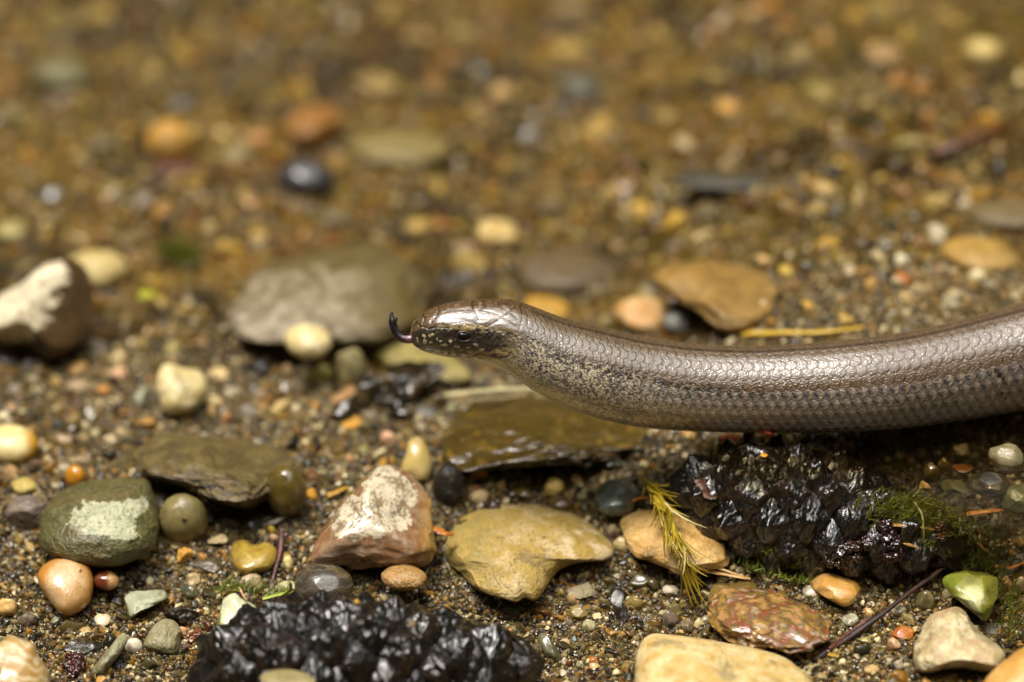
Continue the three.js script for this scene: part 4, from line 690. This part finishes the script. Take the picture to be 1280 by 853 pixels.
// ---------------------------------------------------------------- stalks, needles, leaves, moss
function stalk(pts, radius, colours, o = {}) {       // pts: [pixel x, pixel y, height in mm above ground]; radius in mm
  const v = pts.map(([x, y, h]) => onTop(x, y, h ?? 0.5)), c = new THREE.CatmullRomCurve3(v), n = o.n ?? 40, m = o.m ?? 10, ps = [], cs = [], uvs = [], ix = [], sd = v[0].x * 3000, a = lin(colours[0]), b = lin(colours[1] ?? colours[0]);
  for (let i = 0; i <= n; i++) {
    const t = i / n, p = c.getPoint(t), tan = c.getTangent(t), up = new THREE.Vector3(0, 1, 0), s = new THREE.Vector3().crossVectors(tan, up).normalize(), w = new THREE.Vector3().crossVectors(s, tan).normalize();
    const taper = mix(1, o.end ?? 0.6, t) * (t < 0.03 || t > 0.97 ? 0.75 : 1) * (1 + 0.18 * vn(t * 14 + sd, 2, 3)), rr = radius * 0.001 * taper;
    for (let j = 0; j <= m; j++) {
      const q = j / m * 2 * Math.PI, k = 1 + 0.16 * vn(Math.cos(q) * 2 + sd, Math.sin(q) * 2, t * 20), e = p.clone().addScaledVector(s, Math.cos(q) * rr * k).addScaledVector(w, Math.sin(q) * rr * k * (o.flat ?? 0.8));
      ps.push(e.x, e.y, e.z); cs.push(...mul3(mix3(a, b, step(-0.3, 0.3, fbm(t * 9 + sd, Math.cos(q) * 1.5, Math.sin(q) * 1.5, 3))), 1 + 0.25 * vn(q * 3, t * 40, sd))); uvs.push(t * 0.02, q * 0.001);
    }
  }
  for (let i = 0; i < n; i++) for (let j = 0; j < m; j++) { const k = i * (m + 1) + j, l = k + m + 1; ix.push(k, l, k + 1, k + 1, l, l + 1); }
  for (const [e, d] of [[0, 1], [n, -1]]) { const k = ps.length / 3, p = c.getPoint(e / n); ps.push(p.x, p.y, p.z); cs.push(...a); uvs.push(0, 0); for (let j = 0; j < m; j++) d > 0 ? ix.push(e * (m + 1) + j, k, e * (m + 1) + j + 1) : ix.push(e * (m + 1) + j + 1, k, e * (m + 1) + j); }
  return bufferGeo(ps, ix, cs, uvs);
}
const lay = (name, category, label, pts, radius, colours, o = {}) => tag(mesh(name, stalk(pts, radius, colours, o), o.mat ?? M.plant), label, category, o.group);
lay('brown_stick', 'stick', 'straight dark red brown stick lying across grit beside the pale boulder', [[1016, 826, 0.5], [1060, 798, 0.8], [1100, 770, 1.4], [1145, 735, 2.0], [1194, 700, 2.4]], 0.36, ['#452820', '#26150f'], { end: 0.7 });
lay('brown_stick', 'stick', 'thin reddish side splinter running along the brown stick', [[1036, 812, 0.7], [1062, 791, 0.9], [1088, 772, 1.1]], 0.26, ['#6d3c2c', '#4a261c']);
lay('red_stalk', 'stalk', 'dark red stalk standing behind the dark veined pebble', [[352, 664, 1.6], [350, 690, 1.2], [343, 716, 0.8], [337, 742, 0.3]], 0.36, ['#3e1712', '#5c261a']);
lay('grey_root', 'root', 'thin grey root bent round the dark olive lens stone', [[331, 657, 0.6], [350, 650, 0.8], [361, 641, 1], [366, 628, 1], [376, 616, 0.9], [390, 605, 0.8], [399, 599, 0.4]], 0.3, ['#857c66', '#5c5544']);
lay('yellow_straw', 'straw', 'yellow straw blade lying behind the body of the slow worm', [[925, 418, 0.6], [975, 416, 0.6], [1030, 415, 0.7], [1080, 409, 0.6]], 0.45, ['#c8a02c', '#d8b448'], { flat: 0.4 });
lay('pale_straw', 'straw', 'pale straw resting along the top of the dark wet slab', [[556, 494, 3], [600, 489, 4.2], [650, 486, 5], [700, 486, 5]], 0.36, ['#c2b88a', '#a89c68'], { flat: 0.5 });
lay('pale_straw', 'straw', 'second thinner straw below the pale one on the slab', [[560, 503, 2.6], [610, 498, 3.6], [660, 494, 4.4]], 0.24, ['#9a8a5e', '#857548'], { flat: 0.5 });
lay('brown_twig', 'twig', 'dark brown twig on the far gravel near the frame edge', [[1166, 190, 0.8], [1200, 181, 1.2], [1235, 167, 1.4], [1268, 154, 1]], 0.85, ['#6a3f18', '#4d2c12']);
lay('pale_straw', 'straw', 'short olive straw beside the brown far twig', [[1120, 180, 0.5], [1145, 178, 0.6], [1172, 177, 0.5]], 0.5, ['#8c8440', '#989050']);
lay('pine_needle', 'needle', 'orange brown needle lying on the moss beside the dark red bud', [[1112, 665, 0.9], [1140, 668, 1.0], [1168, 672, 1.0]], 0.3, ['#b5793c', '#cf9c5c'], { flat: 0.5 });
lay('pine_needle', 'needle', 'pale brown needle below the orange one on the moss', [[1128, 688, 0.9], [1155, 696, 0.9], [1186, 704, 0.9]], 0.28, ['#b58c54', '#8f6836'], { flat: 0.5 });
lay('grass_stem', 'stem', 'thin yellow green stem crossing the orange needle', [[1142, 636, 0.9], [1152, 655, 1.2], [1154, 675, 1.2], [1156, 692, 0.8]], 0.15, ['#8f8a44', '#a39a58']);
lay('bark_strip', 'bark', 'orange bark strip lying in the wet behind the moss', [[1208, 643, 1], [1232, 640, 1.2], [1256, 637, 0.9]], 0.42, ['#a86a2c', '#c08a4c'], { flat: 0.5 });
lay('pine_needle', 'needle', 'orange needle slanting down through the moss edge', [[1222, 678, 1.6], [1232, 688, 1.2], [1244, 696, 0.8]], 0.3, ['#c48a3c', '#d8aa64'], { flat: 0.5 });
lay('pine_needle', 'needle', 'bright orange needle above the algae green stone', [[1244, 708, 1.2], [1262, 710, 1], [1284, 702, 0.9]], 0.28, ['#d08428', '#b5661c'], { flat: 0.5 });
lay('pine_needle', 'needle', 'amber needle at the lower end of the brown stick', [[1036, 818, 0.4], [1048, 821, 0.5], [1058, 822, 0.4]], 0.32, ['#b88c1c', '#9c7414'], { flat: 0.6 });
lay('pine_needle', 'needle', 'pale pink brown needle leaning on the white algae stained wedge', [[299, 735, 3.6], [306, 748, 3.6], [314, 762, 3]], 0.15, ['#cf9c78', '#b5805c']);
lay('straw_blade', 'straw', 'split tan straw at the foot of the tan stone', [[836, 715, 2.4], [868, 713, 2], [900, 717, 1.5], [938, 724, 1]], 0.42, ['#c9a060', '#b08448'], { flat: 0.4 });
lay('straw_blade', 'straw', 'pale end of split straw fanning over the grit', [[858, 708, 2.4], [890, 709, 2], [924, 719, 1.2]], 0.3, ['#d2b078', '#a87c44'], { flat: 0.4 });
lay('yellow_needle', 'needle', 'yellow bud scale lying between amber grain and crusted quartz stone', [[409, 620, 0.7], [421, 615, 0.9], [434, 609, 0.6]], 0.42, ['#c99a34', '#b5862c'], { flat: 0.45, end: 0.5 });
lay('orange_splinter', 'splinter', 'small orange splinter at the top edge of the tan stone', [[790, 627, 2.2], [799, 623, 2.5], [812, 622, 2.4]], 0.3, ['#d0862c', '#c07420'], { flat: 0.5 });
lay('red_bark', 'bark', 'brick red bark strip pressed under the slow worm', [[902, 548, 1.6], [925, 551, 2], [945, 555, 2], [966, 559, 1.6]], 0.72, ['#9c3014', '#b8441c'], { flat: 0.6 });
lay('rust_leaf', 'leaf', 'crumpled rust orange leaf scrap between tan stone and cone', [[872, 612, 1.2], [880, 624, 1.3], [884, 632, 1.2], [896, 633, 1]], 0.6, ['#3c2010', '#5e3416'], { flat: 0.4, n: 30 });
lay('orange_leaf', 'leaf', 'small curled orange leaf scrap between quartz and mustard stones', [[533, 666, 4.0], [545, 662, 4.6], [556, 667, 4.5], [567, 668, 4]], 0.62, ['#c07828', '#a8601c'], { flat: 0.35, n: 30 });
tag(addStone({ x: 955, y: 569.5, w: 10, h: 5.5, c: '#d8901c', mat: 'smooth', on: 6, name: 'orange_grain' }), 'tiny orange grain stuck to the top of the cone', 'grain');
tag(addStone({ x: 942, y: 602, w: 7, h: 7, c: '#b59a60', mat: 'smooth', on: 7, name: 'sand_grain' }), 'tiny tan grain caught between cone scales', 'grain');
tag(addStone({ x: 446, y: 753, w: 7, h: 6, c: '#d8a848', mat: 'smooth', on: 12.5, name: 'sand_grain' }), 'tiny yellow grain on top of the black cone', 'grain');
tag(addStone({ x: 515, y: 781, w: 10, h: 9, c: '#9c8a5c', mat: 'smooth', on: 13.2, name: 'sand_grain' }), 'tan grain lodged between black cone scales', 'grain');
tag(addStone({ x: 360, y: 852, w: 70, h: 26, c: '#8f8460', c2: '#a0946c', mat: 'smooth', on: 7, name: 'stone' }), 'olive buff stone lying against the black cone at the frame bottom', 'stone');

// knobbly dark red buds: a body of small round swellings
function knobs(list, size, colours) {
  const parts = list.map(([x, y, h], i) => { const g = sphere(11).clone(), p = onTop(x, y, h), a = g.attributes.position, cs = [], r = rng(i + x), c0 = mix3(lin(colours[0]), lin(colours[1]), r()), s = size * 0.001 * (0.8 + 0.5 * r()), uv = []; for (let k = 0; k < a.count; k++) { const q = 1 + 0.75 * fbm(a.getX(k) * 1.6 + i * 7, a.getY(k) * 1.6, a.getZ(k) * 1.6, 4); cs.push(...mul3(c0, 1 + 0.3 * vn(a.getX(k) * 4, a.getY(k) * 4, i))); uv.push(a.getX(k) * 0.001, a.getY(k) * 0.001); a.setXYZ(k, p.x + a.getX(k) * s * q, p.y + a.getY(k) * s * q, p.z + a.getZ(k) * s * q); } return bufferGeo(a.array.slice(), [...g.index.array], cs, uv); });
  return mergeGeometries(parts);
}
const bud = (label, list, size, colours) => tag(mesh('bud', knobs(list, size, colours), M.wet), label, 'bud');
bud('dark red knobbly bud scale cluster at the foot of the mossy cone', [[1042, 700, 0.6], [1052, 697, 0.8], [1062, 693, 0.8], [1073, 691, 0.8], [1084, 688, 0.8], [1048, 705, 0.5], [1060, 704, 0.6], [1072, 702, 0.6], [1036, 705, 0.5]], 0.72, ['#24100c', '#341510']);
bud('purple red curled bud beside the orange brown needle', [[1104, 668, 0.9], [1110, 678, 0.8], [1116, 688, 0.7], [1120, 698, 0.6], [1112, 700, 0.5], [1108, 688, 0.7]], 0.8, ['#220e12', '#3c1c22']);
bud('small reddish bud at the end of the orange brown needle', [[1172, 669, 0.9], [1180, 672, 0.8], [1174, 680, 0.6], [1170, 690, 0.5]], 0.6, ['#401a12', '#5e2e1e']);
bud('dark red berry clump in the grit near the striped stone', [[88, 822, 0.8], [96, 826, 0.9], [92, 834, 0.7], [99, 835, 0.5], [86, 832, 0.5], [92, 842, 0.4]], 0.62, ['#34100a', '#4a1c12']);
bud('dull brown crumb cluster under the black cone tip', [[232, 797, 0.5], [240, 800, 0.5], [246, 794, 0.6]], 0.5, ['#6a3a1c', '#8a5a30']);

// algae and moss: many fine strands that read as one mass
function strands(n, seed, place, colours, rad) {
  const r = rng(seed), parts = [];
  for (let i = 0; i < n; i++) {
    const [p, d, l] = place(r, i), c = mix3(lin(colours[0]), lin(colours[1]), r()), k = 4, m = 4, ps = [], cs = [], uv = [], ix = [], side = new THREE.Vector3(r() - 0.5, r() - 0.5, r() - 0.5).cross(d).normalize(), w = new THREE.Vector3().crossVectors(side, d).normalize(), bend = (r() - 0.5) * 0.9;
    for (let a = 0; a <= k; a++) { const t = a / k, q = p.clone().addScaledVector(d, l * t).addScaledVector(side, l * bend * t * t), rr = rad * 0.001 * (1 - t * 0.85); for (let b = 0; b <= m; b++) { const an = b / m * 6.2832; const e = q.clone().addScaledVector(side, Math.cos(an) * rr).addScaledVector(w, Math.sin(an) * rr * 0.6); ps.push(e.x, e.y, e.z); cs.push(...c); uv.push(t * 0.002, b * 0.0002); } }
    for (let a = 0; a < k; a++) for (let b = 0; b < m; b++) { const e = a * (m + 1) + b, f = e + m + 1; ix.push(e, f, e + 1, e + 1, f, f + 1); }
    parts.push(bufferGeo(ps, ix, cs, uv));
  }
  return mergeGeometries(parts);
}
const scatter = (path, spread, lift, len, tiltTo) => (r) => {
  const t = r() * (path.length - 1), i = Math.min(path.length - 2, Math.floor(t)), [ax, ay, ah] = path[i], [bx, by, bh] = path[i + 1], f = t - i;
  const p = onTop(mix(ax, bx, f) + (r() + r() - 1) * spread[0], mix(ay, by, f) + (r() + r() - 1) * spread[1], mix(ah, bh, f) + r() * lift);
  return [p, new THREE.Vector3(r() - 0.5 + tiltTo[0], (r() * 0.8) + tiltTo[1], r() - 0.5 + tiltTo[2]).normalize(), len * 0.001 * (0.5 + r())];
};
const mossMat = new THREE.MeshPhysicalMaterial({ vertexColors: true, roughness: 0.3, transmission: 0.3, thickness: 0 });
tag(mesh('moss', strands(2000, 21, scatter([[1105, 640, 0], [1140, 640, 0], [1185, 662, 0], [1225, 690, 0]], [50, 28], 0.5, 0.95, [0.3, 0.15, 0.2]), ['#4f5214', '#8a8a2c'], 0.085), mossMat), 'dark green wet moss covering the end of the cone', 'moss', null, 'stuff');
tag(mesh('moss', strands(700, 22, scatter([[935, 706, 0.8], [965, 712, 0.9], [1000, 722, 0.9], [1018, 722, 0.8]], [16, 10], 1.2, 0.9, [0.2, 0.2, 0]), ['#5f701a', '#94a03a'], 0.09), mossMat), 'bright green algae patch between cone and mottled stone', 'moss', null, 'stuff');
tag(mesh('moss', strands(600, 23, scatter([[1150, 700, 1.4], [1190, 708, 1.2], [1240, 700, 1], [1262, 745, 0.6], [1262, 800, 0.4]], [22, 12], 0.5, 1, [0.1, 0.2, 0]), ['#4f5a18', '#7d8230'], 0.08), mossMat), 'green moss threads around the algae green stone', 'moss', null, 'stuff');
tag(mesh('moss', strands(120, 24, scatter([[268, 742, 1.2], [290, 735, 1.6], [330, 742, 1.2], [366, 745, 1.4]], [12, 7], 0.5, 1.5, [0.5, 0.15, 0]), ['#5f7020', '#a0ac48'], 0.09), mossMat), 'loose green moss threads behind the white algae stained wedge', 'moss', null, 'stuff');
tag(mesh('moss', strands(500, 25, scatter([[860, 600, 0], [905, 580, 0], [960, 575, 0], [1040, 580, 0], [1075, 590, 0]], [36, 26], 0.3, 0.5, [0, 0.3, 0.2]), ['#4a3a24', '#7a6a44'], 0.035), mossMat), 'fine brown fibres on the upper cone scales', 'moss', null, 'stuff');
tag(mesh('algae_strand', strands(110, 26, (r) => { const P = [[800, 596, 3], [818, 614, 5], [830, 638, 6.4], [839, 662, 6.8], [848, 684, 6.4], [856, 706, 5], [861, 726, 3]], t = r() * 5.6, i = Math.floor(t), f = t - i, p = onGround(mix(P[i][0], P[i + 1][0], f) + (r() + r() - 1) * 9, mix(P[i][1], P[i + 1][1], f), mix(P[i][2], P[i + 1][2], f) * 0.001 + 0.0006 * r()), q = onGround(P[i + 1][0], P[i + 1][1], P[i + 1][2] * 0.001), p0 = onGround(P[i][0], P[i][1], P[i][2] * 0.001); return [p, q.sub(p0).normalize().add(new THREE.Vector3((r() - 0.5) * 0.6, (r() - 0.6) * 0.5, (r() - 0.5) * 0.4)).normalize(), 0.0022 + 0.0034 * r()]; }, ['#8a7414', '#c8ac34'], 0.26), mossMat), 'frayed yellow green algae strand draped over the tan stone', 'algae', null, 'stuff');
lay('green_blade', 'grass blade', 'short bright green grass blade bent over beside the dark veined pebble', [[328, 749, 2.2], [342, 745, 2.5], [356, 742, 2.6], [364, 748, 2]], 0.32, ['#8a9a2c', '#a5b048'], { flat: 0.4 });
tag(mesh('moss', strands(120, 27, scatter([[205, 318, 1], [240, 322, 1.4]], [18, 10], 0.6, 2, [0, 0.5, 0]), ['#5a6410', '#7d8420'], 0.2), mossMat), 'small blurred green moss tuft behind the big olive stone', 'moss', null, 'stuff');
tag(mesh('leaf', sphere(6).clone().scale(1, 1, 1) && stalk([[176, 372, 1.5], [184, 368, 2], [192, 370, 1.6]], 1.1, ['#a8a81c', '#bcb830'], { flat: 0.5, n: 20 }), M.plant), 'bright yellow green leaf scrap beside the big olive stone', 'leaf');

// ---------------------------------------------------------------- standing water under the animal
{
  const rim = closedCurve([[870, 560], [930, 540], [1050, 540], [1180, 530], [1300, 520], [1330, 600], [1290, 690], [1245, 680], [1205, 650], [1150, 605], [1050, 590], [950, 600]], 90), c = onGround(1110, 585, 0), level = gh(0.045, -0.011) + 0.0009, ps = [c.x, level, c.z], ix = [], uv = [c.x, c.z];
  rim.forEach(([x, y], i) => { const p = onPlane(x, y, level); ps.push(p.x, level, p.z); uv.push(p.x, p.z); ix.push(0, 1 + i, 1 + ((i + 1) % rim.length)); });
  const g = bufferGeo(ps, ix, null, uv), water = new THREE.MeshPhysicalMaterial({ color: new THREE.Color().setRGB(0.75, 0.68, 0.5), roughness: 0.03, transmission: 1, thickness: 0, ior: 1.33, bumpMap: bumpFine, bumpScale: 0.00003, side: THREE.DoubleSide });
  tag(mesh('water', g, water), 'shallow clear water in the hollow under the animal', null, null, 'structure');
}

// ---------------------------------------------------------------- the grit between: too small and too many to count
{
  const shapes = [0, 1, 2, 3, 4, 5].map((i) => { const g = sphere(5).clone(), a = g.attributes.position, r = rng(300 + i), f = []; for (let k = 0; k < 9; k++) f.push([new THREE.Vector3(r() - 0.5, r() - 0.5, r() - 0.5).normalize(), 0.42 + 0.36 * r()]); for (let k = 0; k < a.count; k++) { const v = new THREE.Vector3().fromBufferAttribute(a, k), q = 1 + 0.25 * fbm(v.x * 1.4 + i * 9, v.y * 1.4, v.z * 1.4, 2); for (const [d, o] of f) { const t = v.dot(d); if (t > o) v.addScaledVector(d, (o - t) * 0.9); } v.multiplyScalar(q); a.setXYZ(k, v.x, v.y, v.z); } g.computeVertexNormals(); return g; });
  const tiny = [0, 1].map((i) => { const g = sphere(1).clone(), a = g.attributes.position, r = rng(350 + i); for (let k = 0; k < a.count; k++) { const q = 0.75 + 0.5 * r(); a.setXYZ(k, a.getX(k) * q, a.getY(k) * q, a.getZ(k) * q); } const h = g.toNonIndexed(); h.computeVertexNormals(); return h; });
  const near = ['#7d6a3e', '#4c3e22', '#9a8656', '#b5a276', '#5e5230', '#8c6c36', '#30281a', '#6e4e2c', '#dccba0', '#7d724c', '#a0722c', '#413c28', '#5e3a22', '#e6d8b4', '#6a6042', '#94804e', '#c2944a', '#241f16', '#3c301a', '#57461f'], farC = ['#86702e', '#5e4a1c', '#9c8238', '#b09448', '#6a5a22', '#a0782c', '#33280e', '#7a5a20', '#c8aa5c', '#8a783a', '#b8842c', '#463f1e', '#5e3f18', '#c09c48', '#7a6a30', '#2a2210', '#a8702a', '#c8ac6c'];
  const nearL = near.map(lin), farL = farC.map(lin);
  const mats = [new THREE.MeshPhysicalMaterial({ roughness: 0.2 }), new THREE.MeshPhysicalMaterial({ roughness: 0.34 })];
  const covered = (x, z, grow) => nearStones(x, z).some((f) => ((x - f[0]) / (f[2] + grow)) ** 2 + ((z - f[1]) / (f[3] + grow)) ** 2 < 0.8);
  function fill(name, label, geos, n, z0, z1, dmin, dmax, power, seed, avoid) {
    const r = rng(seed), root = thing(name, label, null, null), q = new THREE.Quaternion(), e = new THREE.Euler(), p = new THREE.Vector3(), sc = new THREE.Vector3(), m = new THREE.Matrix4(), col = new THREE.Color();
    root.userData.kind = 'stuff';
    geos.forEach((g, gi) => {
      const count = Math.round(n / geos.length), im = new THREE.InstancedMesh(g, mats[gi % 2], count);
      let k = 0;
      for (let tries = 0; k < count && tries < count * 3; tries++) {
        const z = mix(z0, z1, r()), x = (r() * 2 - 1) * (0.066 - z * 0.13), big = Math.pow(r(), power), d = mix(dmin, dmax, big) * 0.001;
        if (covered(x, z, avoid ? d * 0.35 : -0.0004)) continue;
        const dens = fbm(x * 90 + seed, z * 90, 4, 3); if (dens < -0.12 && r() < 0.6) continue;
        p.set(x, banked(x, z) + d * (d > 0.001 ? -0.06 + 0.2 * r() : 0.02 + 0.2 * r()), z); q.setFromEuler(e.set(r() * 6.3, r() * 6.3, r() * 6.3)); sc.set(d * 0.5 * (0.8 + 0.5 * r()), d * 0.5 * (0.6 + 0.4 * r()), d * 0.5 * (0.8 + 0.4 * r()));
        im.setMatrixAt(k, m.compose(p, q, sc));
        const t = step(-0.02, -0.06, z + (r() - 0.5) * 0.02), a = nearL[(r() * nearL.length) | 0], b = farL[(r() * farL.length) | 0], l = 0.64 * (0.4 + 0.9 * r());
        const dull = dmax < 0.5 ? 0.5 : 0; col.setRGB(mix(mix(a[0], b[0], t), 0.16, dull) * l, mix(mix(a[1], b[1], t), 0.115, dull) * l * 0.97, mix(mix(a[2], b[2], t), 0.05, dull) * l * 0.82); im.setColorAt(k, col); k++;
      }
      im.count = k; im.name = 'grain_mass'; im.castShadow = im.receiveShadow = true; im.userData.kind = 'stuff'; root.add(im);
    });
  }
  fill('gravel', 'small mixed pebbles of the far wet gravel', shapes, 2300, -0.17, -0.035, 0.8, 3.6, 2.6, 41, true);
  fill('gravel', 'small mixed pebbles scattered through the near grit', shapes, 3600, -0.04, 0.045, 0.5, 1.5, 2.0, 42, true);
  fill('gravel', 'flat sunken stone chips lying in the near grit', shapes, 800, -0.04, 0.045, 1.2, 2.6, 1.6, 46, true);
  fill('grit', 'coarse sand grains filling the far gravel', tiny, 14000, -0.17, -0.03, 0.4, 1.1, 1.5, 43, false);
  fill('grit', 'coarse sand grains between the near stones', tiny, 60000, -0.035, 0.045, 0.22, 0.75, 2.0, 44, false);
  fill('sand', 'fine wet sand grains between the near stones', tiny, 120000, -0.03, 0.042, 0.1, 0.3, 1.6, 45, false);
}
renderer.render(scene, camera);
